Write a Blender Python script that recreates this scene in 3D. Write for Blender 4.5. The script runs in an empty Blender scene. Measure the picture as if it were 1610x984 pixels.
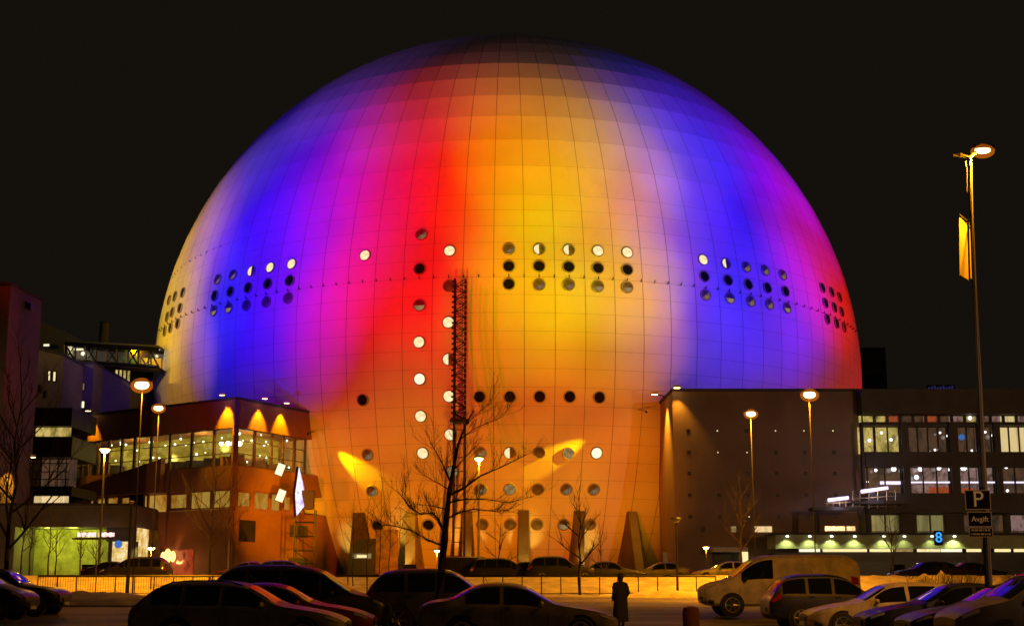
import bpy, bmesh, math, random
from mathutils import Vector, Matrix, Euler
random.seed(7)
rad = math.radians
S = bpy.context.scene
COL = S.collection

# ------------------------------------------------------------------ camera, world, exposure
F_PX, PITCH, YAW, CX, CY = 1987.8, rad(9.689), rad(0.097), 801.46, 585.4
GC = Vector((0.0, 201.17, 31.81)); GR = 55.0          # globe centre and radius
cd = bpy.data.cameras.new('camera'); cam = bpy.data.objects.new('camera', cd); COL.objects.link(cam)
cam.location = (0, 0, 0)
cam.rotation_euler = (math.pi/2 + PITCH, 0, -YAW)
cd.sensor_width = 36.0; cd.lens = 36.0*F_PX/1610.0
cd.shift_x = (805-CX)/1610.0; cd.shift_y = (CY-492)/1610.0
cd.clip_start = 0.5; cd.clip_end = 6000
S.camera = cam
wd = bpy.data.worlds.new('World'); S.world = wd; wd.use_nodes = True
bg = wd.node_tree.nodes['Background']
bg.inputs['Color'].default_value = (0.0092, 0.0072, 0.0052, 1); bg.inputs['Strength'].default_value = 0.74
S.view_settings.view_transform = 'Standard'; S.view_settings.look = 'None'
S.view_settings.exposure = 0.0; S.view_settings.gamma = 1.0; S.view_settings.use_curve_mapping = False
S.render.engine = 'CYCLES'
S.cycles.max_bounces = 4; S.cycles.diffuse_bounces = 1; S.cycles.glossy_bounces = 2; S.cycles.transmission_bounces = 3
S.cycles.transparent_max_bounces = 6; S.cycles.caustics_reflective = False; S.cycles.caustics_refractive = False
S.cycles.sample_clamp_indirect = 2.0
S.cycles.use_denoising = True

# pixel of the 1610 wide photograph + a depth -> a point of the place
_cp, _spi = math.cos(PITCH), math.sin(PITCH); _cy, _sy = math.cos(YAW), math.sin(YAW)
def ray(px, py):
    u = (px-CX)/F_PX; v = (CY-py)/F_PX
    d = (u, _cp - v*_spi, _spi + v*_cp)
    return Vector((_cy*d[0]+_sy*d[1], -_sy*d[0]+_cy*d[1], d[2]))
def at(px, py, Y):
    d = ray(px, py); return d*(Y/d.y)
def sph(el, az, r=GR):
    e, a = rad(el), rad(az)
    return GC + Vector((math.sin(a)*math.cos(e), -math.cos(a)*math.cos(e), math.sin(e)))*r
def on_globe(px, py, r=GR):
    d = ray(px, py).normalized(); b = d.dot(GC); t = b - math.sqrt(max(0, b*b-(GC.dot(GC)-r*r)))
    p = d*t - GC
    return math.degrees(math.asin(p.z/r)), math.degrees(math.atan2(p.x, -p.y))

# ------------------------------------------------------------------ lamps
def spot(loc, target, rgb, power, deg, blend=1.0, r=0.2, name='floodlight_beam'):
    l = bpy.data.lights.new(name, 'SPOT'); o = bpy.data.objects.new(name, l); COL.objects.link(o)
    l.energy = power; l.color = rgb; l.spot_size = rad(deg); l.spot_blend = blend; l.shadow_soft_size = r
    o.location = loc; o.rotation_euler = (Vector(target)-Vector(loc)).to_track_quat('-Z', 'Y').to_euler()
    return o
def point(loc, rgb, power, r=0.25, name='lamp_light'):
    l = bpy.data.lights.new(name, 'POINT'); o = bpy.data.objects.new(name, l); COL.objects.link(o)
    l.energy = power; l.color = rgb; l.shadow_soft_size = r; o.location = loc
    return o
SOD = (1.0, 0.33, 0.006)
#LIGHTS_BEGIN
GLOBE_LIGHTS = [
    (-73.5, 100, 46, -2, -13.12, 26, 132318, 0, 2900),
    (-7, 92, 1.9, -20, 9, 30, 56477, 0, 0),
    (5, 92, 1.9, -30, -7, 42, 41213, 5140, 0),
    (-30, 92, 1.9, 16, -14, 30, 125249, 0, 208),
    (73.5, 100, 30, -2, 13.12, 16, 108266, 34640, 0),
    (73.5, 100, 30, 6, 13.12, 16, 97745, 63269, 0),
    (-7, 92, 1.9, 0, 9, 30, 37767, 14756, 0),
    (91.4, 115.9, 30, 6, 38.24, 26, 0, 0, 111749),
    (73.5, 100, 30, 24, 13.12, 16, 105010, 55612, 0),
    (-73.5, 100, 46, -2, -53.12, 16, 78427, 24089, 0),
    (28, 92, 1.9, 36, 44, 30, 0, 0, 162838),
    (108.3, 138.7, 30, 14, 55.2, 26, 165081, 0, 0),
    (-73.5, 100, 46, 6, -33.12, 26, 7686, 163, 49539),
    (-91.4, 115.9, 46, 14, -63.24, 26, 62464, 42336, 0),
    (5, 92, 1.9, -20, 17, 20, 53776, 16851, 0),
    (5, 92, 1.9, 16, 9, 30, 4, 27910, 0),
    (-73.5, 100, 46, -10, -13.12, 38, 27150, 399, 0),
    (-73.5, 100, 46, 14, -38.12, 38, 0, 0, 59758),
    (28, 92, 1.9, 36, 20, 30, 53148, 0, 0),
    (-108.3, 138.7, 46, 6, -55.2, 16, 34743, 17648, 0),
    (-30, 92, 1.9, 36, -14, 20, 188015, 0, 0),
    (-73.5, 100, 46, 24, -13.12, 26, 55843, 0, 0),
    (124.9, 196.8, 30, -10, 60.96, 38, 117657, 2580, 3696),
    (-73.5, 100, 46, 6, -38.12, 26, 0, 0, 92292),
    (5, 92, 1.9, -30, -11, 20, 76652, 11235, 0),
    (5, 92, 1.9, 0, -3, 30, 25201, 0, 0),
    (5, 92, 1.9, 8, 9, 30, 12032, 15293, 0),
    (5, 92, 1.9, 36, 5, 20, 0, 72250, 0),
    (-73.5, 100, 46, 34, -13.12, 16, 40935, 6078, 12987),
    (-7, 92, 1.9, -20, -23, 30, 8989, 5464, 0),
    (-91.4, 115.9, 46, 6, -43.24, 26, 0, 0, 12937),
    (-91.4, 115.9, 46, 14, -58.24, 26, 68385, 10668, 0),
    (16, 92, 1.9, -20, 4, 20, 8688, 13609, 0),
    (-7, 92, 1.9, 36, 9, 20, 0, 71239, 0),
    (-7, 92, 1.9, 0, 1, 20, 3591, 24369, 0),
    (108.3, 138.7, 30, 34, 35.2, 16, 0, 0, 238213),
    (-7, 92, 1.9, 8, 5, 20, 0, 29623, 0),
    (73.5, 100, 30, -2, 28.12, 16, 0, 0, 92793),
    (-73.5, 100, 46, 44, -33.12, 16, 25931, 7073, 54052),
    (-18, 92, 1.9, 16, -6, 30, 22058, 0, 0),
    (16, 92, 1.9, 16, 8, 30, 48331, 0, 0),
    (5, 92, 1.9, -20, -7, 30, 12814, 8457, 0),
    (-18, 92, 1.9, 36, -6, 20, 150890, 0, 0),
    (28, 92, 1.9, 36, 36, 30, 0, 0, 63051),
    (73.5, 100, 30, 34, 13.12, 26, 17473, 7755, 0),
    (91.4, 115.9, 30, 6, 43.24, 26, 0, 0, 50321),
    (-18, 92, 1.9, -20, -30, 20, 82115, 13209, 0),
    (-120.2, 166.7, 46, -2, -63.08, 16, 124920, 62087, 1719),
    (-30, 92, 1.9, 0, -30, 20, 0, 0, 61037),
    (-30, 92, 1.9, -20, -22, 20, 41108, 6816, 0),
    (73.5, 100, 30, 24, 28.12, 16, 0, 0, 145167),
    (5, 92, 1.9, -30, -7, 30, 13014, 3910, 0),
    (-18, 92, 1.9, -10, -10, 20, 14297, 7897, 0),
    (-108.3, 138.7, 46, -2, -40.2, 16, 0, 0, 71099),
    (16, 92, 1.9, 36, 4, 20, 124726, 0, 0),
    (28, 92, 1.9, 36, 12, 20, 76083, 0, 3754),
    (5, 92, 1.9, -10, 13, 20, 20988, 3990, 0),
    (73.5, 100, 30, 6, 18.12, 16, 27330, 545, 11228),
    (-30, 92, 1.9, 36, -38, 20, 0, 0, 162065),
    (-91.4, 115.9, 46, 24, -43.24, 26, 0, 0, 95141),
    (120.2, 166.7, 30, 34, 48.08, 16, 70588, 937, 222919),
    (73.5, 100, 30, 34, 13.12, 16, 15035, 23108, 17876),
    (-91.4, 115.9, 46, 24, -48.24, 26, 7442, 0, 30969),
    (73.5, 100, 30, -2, 23.12, 16, 1647, 0, 31181),
    (28, 92, 1.9, 16, 12, 20, 32862, 5469, 0),
    (-91.4, 115.9, 46, 6, -58.24, 16, 33582, 28003, 0),
    (-120.2, 166.7, 46, 24, -53.08, 16, 30171, 18181, 0),
    (-18, 92, 1.9, -10, -14, 30, 19072, 0, 0),
    (-18, 92, 1.9, 26, -30, 20, 13181, 0, 41784),
    (16, 92, 1.9, 0, 0, 20, 45492, 0, 0),
    (5, 92, 1.9, 26, 1, 30, 42562, 0, 0),
    (-91.4, 115.9, 46, 6, -63.24, 26, 3276, 7989, 4639),
    (-120.2, 166.7, 46, 14, -68.08, 16, 92475, 54468, 9190),
    (-73.5, 100, 46, 24, -28.12, 16, 0, 0, 45893),
    (28, 92, 1.9, 26, 36, 20, 0, 0, 105286),
    (-73.5, 100, 46, 24, -23.12, 26, 3183, 0, 0),
    (108.3, 138.7, 30, 6, 45.2, 16, 27148, 0, 38135),
    (-30, 92, 1.9, 8, -26, 20, 32108, 0, 10926),
    (-91.4, 115.9, 46, -2, -58.24, 16, 17080, 9186, 0),
    (-7, 92, 1.9, -30, 9, 20, 20495, 9276, 0),
    (120.2, 166.7, 30, 34, 48.08, 26, 0, 0, 112810),
    (-30, 92, 1.9, 16, -22, 20, 0, 0, 18373),
    (5, 92, 1.9, -20, -11, 30, 3053, 0, 0),
    (5, 92, 1.9, 36, 1, 20, 84354, 0, 0),
    (-18, 92, 1.9, 0, -6, 20, 29933, 0, 0),
    (108.3, 138.7, 30, -2, 35.2, 16, 0, 0, 68231),
    (-91.4, 115.9, 46, -10, -58.24, 16, 15678, 8673, 4727),
    (-7, 92, 1.9, 36, -3, 20, 47325, 0, 0),
    (-73.5, 100, 46, 6, -53.12, 26, 3082, 5562, 0),
    (73.5, 100, 30, 34, 33.12, 16, 3749, 4929, 51970),
]
#LIGHTS_END
for (lx, ly, lz, el, az, deg, r_, g_, b_) in GLOBE_LIGHTS:
    m_ = max(r_, g_, b_)
    spot((lx, ly, lz), sph(el, az), (r_/m_, g_/m_, b_/m_), m_, deg, 1.0, 0.3, 'globe_floodlight_beam')

AMB = (1.0, 0.48, 0.18)
spot((62, 34, 13), (40, 140, 9), AMB, 50000, 40, 0.9, .4, 'added_fill_beam')  # unseen lamp added to lift the brown hall wall
spot((-62, 34, 13), (-50, 132, 3), AMB, 30000, 30, 0.9, .4, 'added_fill_beam')  # unseen lamp added to lift the walls at the left
spot((-7, 92, 1.9), (-26.5, 148.5, 8), (1, .34, .0), 170000, 14, 0.8, .3, 'added_foyer_beam')  # beam added for the foyer's orange right face, its lamp unseen
spot((26, 6, 9), (11.3, 29.6, 2.0), AMB, 7000, 26, 1.0, .3, 'added_fill_beam')  # unseen lamp added to brighten the parking sign
# ------------------------------------------------------------------ materials
MATS = {}
def mat(name, col, rough=0.6, metal=0.0, var=0.0, scale=1.0, bump=0.0, spec=0.5, coat=0.0, col2=None, detail=4):
    m = bpy.data.materials.new(name); m.use_nodes = True; nt = m.node_tree; n = nt.nodes; p = n['Principled BSDF']
    p.inputs['Roughness'].default_value = rough; p.inputs['Metallic'].default_value = metal
    p.inputs['Specular IOR Level'].default_value = spec; p.inputs['Coat Weight'].default_value = coat
    c1 = tuple(col)+(1,)
    if var > 0 or col2:
        tc = n.new('ShaderNodeTexCoord'); nz = n.new('ShaderNodeTexNoise'); nz.inputs['Scale'].default_value = scale
        nz.inputs['Detail'].default_value = detail; nz.inputs['Roughness'].default_value = 0.6
        rp = n.new('ShaderNodeValToRGB'); rp.color_ramp.elements[0].position = 0.32; rp.color_ramp.elements[1].position = 0.68
        rp.color_ramp.elements[0].color = tuple(max(0, x*(1-var)) for x in col)+(1,)
        rp.color_ramp.elements[1].color = (tuple(col2)+(1,)) if col2 else tuple(min(1, x*(1+var)) for x in col)+(1,)
        nt.links.new(tc.outputs['Object'], nz.inputs['Vector']); nt.links.new(nz.outputs['Fac'], rp.inputs['Fac'])
        nt.links.new(rp.outputs['Color'], p.inputs['Base Color'])
        if bump > 0:
            b = n.new('ShaderNodeBump'); b.inputs['Strength'].default_value = bump; b.inputs['Distance'].default_value = 0.1
            nt.links.new(nz.outputs['Fac'], b.inputs['Height']); nt.links.new(b.outputs['Normal'], p.inputs['Normal'])
    else:
        p.inputs['Base Color'].default_value = c1
    MATS[name] = m
    return m
def emit(name, col, strength):
    m = bpy.data.materials.new(name); m.use_nodes = True; p = m.node_tree.nodes['Principled BSDF']
    p.inputs['Base Color'].default_value = (0.02, 0.02, 0.02, 1)
    p.inputs['Emission Color'].default_value = tuple(col)+(1,); p.inputs['Emission Strength'].default_value = strength
    MATS[name] = m
    return m
def room_emit(name, cols, strength, sx=1.0, sz=1.0, gloss=0.15):
    """lit room seen through its window: blocks of furniture, curtains and lit wall"""
    m = bpy.data.materials.new(name); m.use_nodes = True; nt = m.node_tree; n = nt.nodes; p = n['Principled BSDF']
    p.inputs['Base Color'].default_value = (0.02, 0.02, 0.02, 1); p.inputs['Roughness'].default_value = gloss
    tc = n.new('ShaderNodeTexCoord'); mp = n.new('ShaderNodeMapping'); mp.inputs['Scale'].default_value = (sx, sx, sz)
    nz = n.new('ShaderNodeTexNoise'); nz.inputs['Scale'].default_value = 1.0; nz.inputs['Detail'].default_value = 6; nz.inputs['Roughness'].default_value = 0.75
    rp = n.new('ShaderNodeValToRGB'); cr = rp.color_ramp
    k = len(cols)
    while len(cr.elements) < k: cr.elements.new(0.5)
    for i, c in enumerate(cols):
        cr.elements[i].position = 0.3+0.4*i/max(1, k-1); cr.elements[i].color = tuple(c)+(1,)
    nt.links.new(tc.outputs['Object'], mp.inputs['Vector']); nt.links.new(mp.outputs['Vector'], nz.inputs['Vector'])
    nt.links.new(nz.outputs['Fac'], rp.inputs['Fac']); nt.links.new(rp.outputs['Color'], p.inputs['Emission Color'])
    p.inputs['Emission Strength'].default_value = strength
    MATS[name] = m
    return m
def glass_mat(name, tint=(0.9, 0.95, 0.9), refl=0.10):
    m = bpy.data.materials.new(name); m.use_nodes = True; nt = m.node_tree; n = nt.nodes
    n.remove(n['Principled BSDF'])
    t = n.new('ShaderNodeBsdfTransparent'); t.inputs['Color'].default_value = tuple(tint)+(1,)
    g = n.new('ShaderNodeBsdfGlossy'); g.inputs['Roughness'].default_value = 0.03; g.inputs['Color'].default_value = (1, 1, 1, 1)
    mx = n.new('ShaderNodeMixShader'); mx.inputs['Fac'].default_value = refl
    nt.links.new(t.outputs[0], mx.inputs[1]); nt.links.new(g.outputs[0], mx.inputs[2])
    nt.links.new(mx.outputs[0], n['Material Output'].inputs['Surface'])
    MATS[name] = m
    return m

mat('cladding', (0.74, 0.74, 0.75), 0.6, var=0.06, scale=0.12, spec=0.15)
mat('joint', (0.22, 0.22, 0.22), 0.8)
mat('porthole_frame', (0.35, 0.34, 0.33), 0.4, 0.3)
mat('dark_glass', (0.012, 0.012, 0.015), 0.08, spec=0.6)
mat('grey_glass', (0.16, 0.15, 0.14), 0.15, spec=0.6, var=0.5, scale=0.6)
room_emit('port_lit', [(0.55, 0.40, 0.16), (0.92, 0.74, 0.38), (1.0, 0.86, 0.52)], 1.15, 1.2, 1.2)
emit('port_bright', (1.0, 0.90, 0.62), 1.15)
room_emit('port_dim', [(0.10, 0.06, 0.03), (0.40, 0.26, 0.10), (0.62, 0.44, 0.18)], 0.6, 1.5, 1.5)
room_emit('port_shade', [(0.05, 0.03, 0.02), (0.25, 0.15, 0.07), (0.48, 0.32, 0.15)], 0.55, 1.7, 1.7)
mat('steel_dark', (0.045, 0.045, 0.048), 0.5, 0.6)
mat('steel_grey', (0.30, 0.30, 0.30), 0.45, 0.5)
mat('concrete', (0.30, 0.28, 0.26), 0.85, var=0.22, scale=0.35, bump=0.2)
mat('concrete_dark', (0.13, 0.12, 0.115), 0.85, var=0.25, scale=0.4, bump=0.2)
mat('hall_render', (0.23, 0.155, 0.11), 0.8, var=0.22, scale=0.16, bump=0.1, detail=8)
mat('red_cladding', (0.30, 0.13, 0.085), 0.6, var=0.12, scale=0.5)
mat('mullion', (0.14, 0.075, 0.05), 0.5, 0.2)
mat('office_wall', (0.07, 0.065, 0.06), 0.7, var=0.2, scale=0.5)
mat('far_wall', (0.20, 0.17, 0.16), 0.9, var=0.2, scale=0.2)
mat('green_wall', (0.42, 0.46, 0.14), 0.8, var=0.5, scale=0.9, detail=10)
mat('roofing', (0.06, 0.06, 0.06), 0.9)
mat('black_metal', (0.015, 0.015, 0.016), 0.45, 0.3)
mat('rubber', (0.018, 0.018, 0.018), 0.85)
mat('rim_metal', (0.35, 0.35, 0.36), 0.35, 0.9)
mat('bark', (0.028, 0.021, 0.017), 0.9, var=0.4, scale=6, bump=0.4)
mat('snow_dirty', (0.56, 0.52, 0.47), 0.8, var=0.34, scale=1.3, bump=0.9, detail=10)
mat('kerb_stone', (0.3, 0.3, 0.29), 0.8, var=0.2, scale=3)
mat('cloth_black', (0.014, 0.013, 0.014), 0.9, var=0.3, scale=5)
mat('skin', (0.45, 0.28, 0.20), 0.6)
mat('hair', (0.02, 0.015, 0.012), 0.7)
mat('sign_blue', (0.006, 0.007, 0.014), 0.8, spec=0.1)
mat('sign_edge', (0.45, 0.36, 0.22), 0.5)
mat('sign_letter', (0.85, 0.80, 0.62), 0.5)
mat('banner_cloth', (0.72, 0.62, 0.30), 0.7, var=0.06, scale=2)
mat('pale_paint', (0.62, 0.58, 0.52), 0.6)
mat('car_glass', (0.006, 0.007, 0.008), 0.06, spec=0.7)
mat('head_lens', (0.35, 0.35, 0.36), 0.12, spec=0.8)
mat('tail_lens', (0.28, 0.01, 0.012), 0.15, spec=0.8)
mat('plate', (0.6, 0.6, 0.56), 0.5)
mat('plastic_black', (0.02, 0.02, 0.021), 0.6)
emit('lamp_sodium', (1.0, 0.62, 0.22), 14.0)
emit('lamp_warm', (1.0, 0.74, 0.38), 9.0)
emit('bulb', (1.0, 0.92, 0.62), 5.0)
emit('bulb_white', (1.0, 0.86, 0.92), 5.0)
emit('strip_violet', (0.86, 0.70, 1.0), 1.7)
emit('sign_pink', (1.0, 0.62, 0.60), 1.5)
emit('sign_glow_blue', (0.02, 0.28, 1.0), 1.6)
emit('sign_dim_cyan', (0.05, 0.20, 0.65), 0.8)
emit('sign_dim_blue', (0.05, 0.04, 0.22), 0.35)
emit('poster_lit', (1.0, 0.80, 0.36), 1.1)
emit('flame_lit', (1.0, 0.52, 0.14), 2.6)
emit('red_lit', (0.8, 0.06, 0.02), 0.9)
glass_mat('clear_glass')
def lamp_halo(name, col, strength, clear):
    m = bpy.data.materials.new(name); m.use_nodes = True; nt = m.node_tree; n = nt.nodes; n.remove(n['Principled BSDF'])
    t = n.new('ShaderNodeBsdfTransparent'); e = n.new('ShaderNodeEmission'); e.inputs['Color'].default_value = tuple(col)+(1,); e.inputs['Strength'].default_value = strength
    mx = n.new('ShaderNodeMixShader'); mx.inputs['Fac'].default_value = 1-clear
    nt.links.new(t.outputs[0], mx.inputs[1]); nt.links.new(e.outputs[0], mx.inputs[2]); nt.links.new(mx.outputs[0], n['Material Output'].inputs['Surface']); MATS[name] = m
lamp_halo('amber_halo', (1.0, 0.22, 0.01), 0.55, .55)  # glow shell round the bowls: the lamps' halo put into emission

def paint(name, col, rough=0.28, metal=0.0):
    return mat(name, col, rough+.15, metal, coat=0.10, spec=0.35, var=0.35, scale=2.2, detail=9)
paint('paint_black', (0.010, 0.010, 0.012)); paint('paint_silver', (0.20, 0.19, 0.18), 0.32, 0.4); paint('paint_grey', (0.07, 0.068, 0.065), 0.32, 0.3)
paint('paint_red', (0.16, 0.02, 0.018)); paint('paint_white', (0.40, 0.36, 0.31), 0.4); paint('paint_blue', (0.012, 0.014, 0.045)); paint('paint_green', (0.02, 0.03, 0.026))

# ground: worn asphalt under packed, dirty snow
def ground_mat(name, c_as, c_sn, lo, hi, scale):
    m = bpy.data.materials.new(name); m.use_nodes = True; nt = m.node_tree; n = nt.nodes; p = n['Principled BSDF']
    tc = n.new('ShaderNodeTexCoord'); mp = n.new('ShaderNodeMapping'); mp.inputs['Scale'].default_value = (0.45, 1.3, 1)
    nz = n.new('ShaderNodeTexNoise'); nz.inputs['Scale'].default_value = scale; nz.inputs['Detail'].default_value = 9; nz.inputs['Roughness'].default_value = 0.65
    rp = n.new('ShaderNodeValToRGB'); rp.color_ramp.elements[0].position = lo; rp.color_ramp.elements[1].position = hi
    rp.color_ramp.elements[0].color = tuple(c_as)+(1,); rp.color_ramp.elements[1].color = tuple(c_sn)+(1,)
    b = n.new('ShaderNodeBump'); b.inputs['Strength'].default_value = 0.5; b.inputs['Distance'].default_value = 0.08
    L = nt.links.new
    L(tc.outputs['Object'], mp.inputs['Vector']); L(mp.outputs['Vector'], nz.inputs['Vector']); L(nz.outputs['Fac'], rp.inputs['Fac'])
    L(rp.outputs['Color'], p.inputs['Base Color']); L(nz.outputs['Fac'], b.inputs['Height']); L(b.outputs['Normal'], p.inputs['Normal'])
    p.inputs['Roughness'].default_value = 0.7
    MATS[name] = m
ground_mat('lot_ground', (0.07, 0.065, 0.06), (0.34, 0.32, 0.30), 0.36, 0.62, 0.35)
ground_mat('plaza_ground', (0.06, 0.057, 0.053), (0.30, 0.28, 0.27), 0.42, 0.62, 0.2)

# ------------------------------------------------------------------ mesh builder
class MB:
    def __init__(s): s.v = []; s.f = []; s.m = []; s.ms = []
    def mi(s, m):
        if m not in s.ms: s.ms.append(m)
        return s.ms.index(m)
    def add(s, vs, fs, m='concrete'):
        o = len(s.v); s.v += [tuple(v) for v in vs]; i = s.mi(m)
        for f in fs: s.f.append(tuple(o+k for k in f)); s.m.append(i)
        return s
    def quad(s, a, b, c, d, m): return s.add([a, b, c, d], [(0, 1, 2, 3)], m)
    def box(s, x0, x1, y0, y1, z0, z1, m='concrete', rz=0, piv=None):
        vs = [Vector((x, y, z)) for z in (z0, z1) for y in (y0, y1) for x in (x0, x1)]
        if rz:
            pv = Vector(piv) if piv else Vector(((x0+x1)/2, (y0+y1)/2, 0)); R = Matrix.Rotation(rz, 3, 'Z')
            vs = [R@(v-pv)+pv for v in vs]
        return s.add(vs, [(0, 2, 3, 1), (4, 5, 7, 6), (0, 1, 5, 4), (2, 6, 7, 3), (0, 4, 6, 2), (1, 3, 7, 5)], m)
    def prism(s, pts, z0, z1, m):
        """pts counter-clockwise footprint; z1 may be a list"""
        n = len(pts); zt = z1 if isinstance(z1, (list, tuple)) else [z1]*n
        vs = [(p[0], p[1], z0) for p in pts]+[(p[0], p[1], zt[i]) for i, p in enumerate(pts)]
        fs = [tuple(range(n-1, -1, -1)), tuple(range(n, 2*n))]+[(i, (i+1) % n, n+(i+1) % n, n+i) for i in range(n)]
        return s.add(vs, fs, m)
    def tube(s, pts, rs, m='bark', n=6, cap=True):
        pts = [Vector(p) for p in pts]
        if not isinstance(rs, (list, tuple)): rs = [rs]*len(pts)
        vs = []; fs = []; ref = None
        for i, p in enumerate(pts):
            t = (pts[min(i+1, len(pts)-1)]-pts[max(i-1, 0)])
            if t.length < 1e-6: t = Vector((0, 0, 1))
            t.normalize()
            if ref is None: ref = Vector((1, 0, 0)) if abs(t.x) < 0.9 else Vector((0, 1, 0))
            a = t.cross(ref); a.normalize(); b = t.cross(a); ref = b.cross(t)*1.0
            ref = a.cross(t) if ref.length < 1e-6 else ref
            for k in range(n):
                an = 2*math.pi*k/n; vs.append(p+(a*math.cos(an)+b*math.sin(an))*rs[i])
        for i in range(len(pts)-1):
            for k in range(n):
                k2 = (k+1) % n; fs.append((i*n+k, i*n+k2, (i+1)*n+k2, (i+1)*n+k))
        if cap: fs += [tuple(range(n-1, -1, -1)), tuple(range((len(pts)-1)*n, len(pts)*n))]
        return s.add(vs, fs, m)
    def bar(s, a, b, r, m='steel_dark', n=4): return s.tube([a, b], r, m, n)
    def ball(s, c, r, m, nu=10, nv=6, sc=(1, 1, 1)):
        vs = []; fs = []; c = Vector(c)
        for j in range(nv+1):
            th = math.pi*j/nv
            for i in range(nu):
                ph = 2*math.pi*i/nu
                vs.append(c+Vector((math.sin(th)*math.cos(ph)*r*sc[0], math.sin(th)*math.sin(ph)*r*sc[1], math.cos(th)*r*sc[2])))
        for j in range(nv):
            for i in range(nu): fs.append((j*nu+i, (j+1)*nu+i, (j+1)*nu+(i+1) % nu, j*nu+(i+1) % nu))
        return s.add(vs, fs, m)
    def rings(s, rr, m, cap=True):
        """list of closed rings with equal point counts"""
        n = len(rr[0]); vs = [p for r in rr for p in r]; fs = []
        for i in range(len(rr)-1):
            for k in range(n): fs.append((i*n+k, i*n+(k+1) % n, (i+1)*n+(k+1) % n, (i+1)*n+k))
        if cap: fs += [tuple(range(n-1, -1, -1)), tuple(range((len(rr)-1)*n, len(rr)*n))]
        return s.add(vs, fs, m)
    def build(s, name, parent=None, smooth=None, fix=False):
        me = bpy.data.meshes.new(name); me.from_pydata(s.v, [], s.f)
        for m in s.ms: me.materials.append(MATS[m])
        me.polygons.foreach_set('material_index', s.m); me.update()
        if fix or smooth is not None:
            bm = bmesh.new(); bm.from_mesh(me)
            if fix: bmesh.ops.remove_doubles(bm, verts=bm.verts, dist=1e-4)
            bmesh.ops.recalc_face_normals(bm, faces=bm.faces); bm.to_mesh(me); bm.free()
        if smooth is not None:
            me.polygons.foreach_set('use_smooth', [True]*len(me.polygons)); me.set_sharp_from_angle(angle=rad(smooth))
        o = bpy.data.objects.new(name, me); COL.objects.link(o)
        if parent is not None: o.parent = parent
        return o
def tag(o, label=None, cat=None, group=None, kind=None):
    if label: o['label'] = label
    if cat: o['category'] = cat
    if group: o['group'] = group
    if kind: o['kind'] = kind
    return o
def thing(name, label, cat, loc=(0, 0, 0), rz=0, group=None):
    o = bpy.data.objects.new(name, None); COL.objects.link(o); o.empty_display_size = 0.3
    o.location = loc; o.rotation_euler = (0, 0, rz)
    return tag(o, label, cat, group)
def dup(root, loc, rz=None, label=None, scale=None):
    def cp(o, par):
        c = o.copy(); COL.objects.link(c); c.parent = par
        for ch in [k for k in bpy.data.objects if k.parent is o]: cp(ch, c)
        return c
    r = cp(root, None); r.location = loc
    if rz is not None: r.rotation_euler = (0, 0, rz)
    if scale: r.scale = (scale,)*3
    if label: r['label'] = label
    return r

# ------------------------------------------------------------------ setting: ground
def gz(x, y):
    """height of the ground below the eye"""
    k = [(-60, -1.35), (36, -1.30), (42, -1.22), (48, -0.95), (60, -0.62), (70, -0.42), (71, -0.38), (75.5, 0.72), (77.5, 0.76), (81, 0.36), (100, 0.35), (140, 0.4), (3000, 1.2)]
    for (a, za), (b, zb) in zip(k, k[1:]):
        if y <= b: return za+(zb-za)*(y-a)/(b-a)
    return k[-1][1]
def sheet(name, xs, ys, m, bumpy=0.0):
    mb = MB(); nx = len(xs)
    rnd = random.Random(3)
    vs = [(x, y, gz(x, y)+(rnd.uniform(-bumpy, bumpy) if bumpy and 0 < j < len(ys)-1 else 0)) for j, y in enumerate(ys) for x in xs]
    fs = [(j*nx+i, j*nx+i+1, (j+1)*nx+i+1, (j+1)*nx+i) for j in range(len(ys)-1) for i in range(nx-1)]
    o = mb.add(vs, fs, m).build(name); o.data.polygons.foreach_set('use_smooth', [True]*len(fs))
    return tag(o, kind='structure')
sheet('car_park_ground', [-400, -100, -50, -20, 0, 20, 50, 100, 400], [-60, 0, 20, 36, 39, 42, 45, 48, 54, 60, 65, 70], 'lot_ground')
sheet('snow_bank', [-400]+[-120+i*0.8 for i in range(301)]+[400], [70, 70.6, 71.2, 72, 73, 74, 75, 75.6, 76.2, 77, 77.6, 78.5, 80, 82], 'snow_dirty', 0.075)
sheet('upper_plaza_ground', [-3000, -400, -120, -40, 0, 40, 120, 400, 3000], [82, 90, 100, 120, 140, 180, 240, 400, 1000, 3000], 'plaza_ground')

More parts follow.
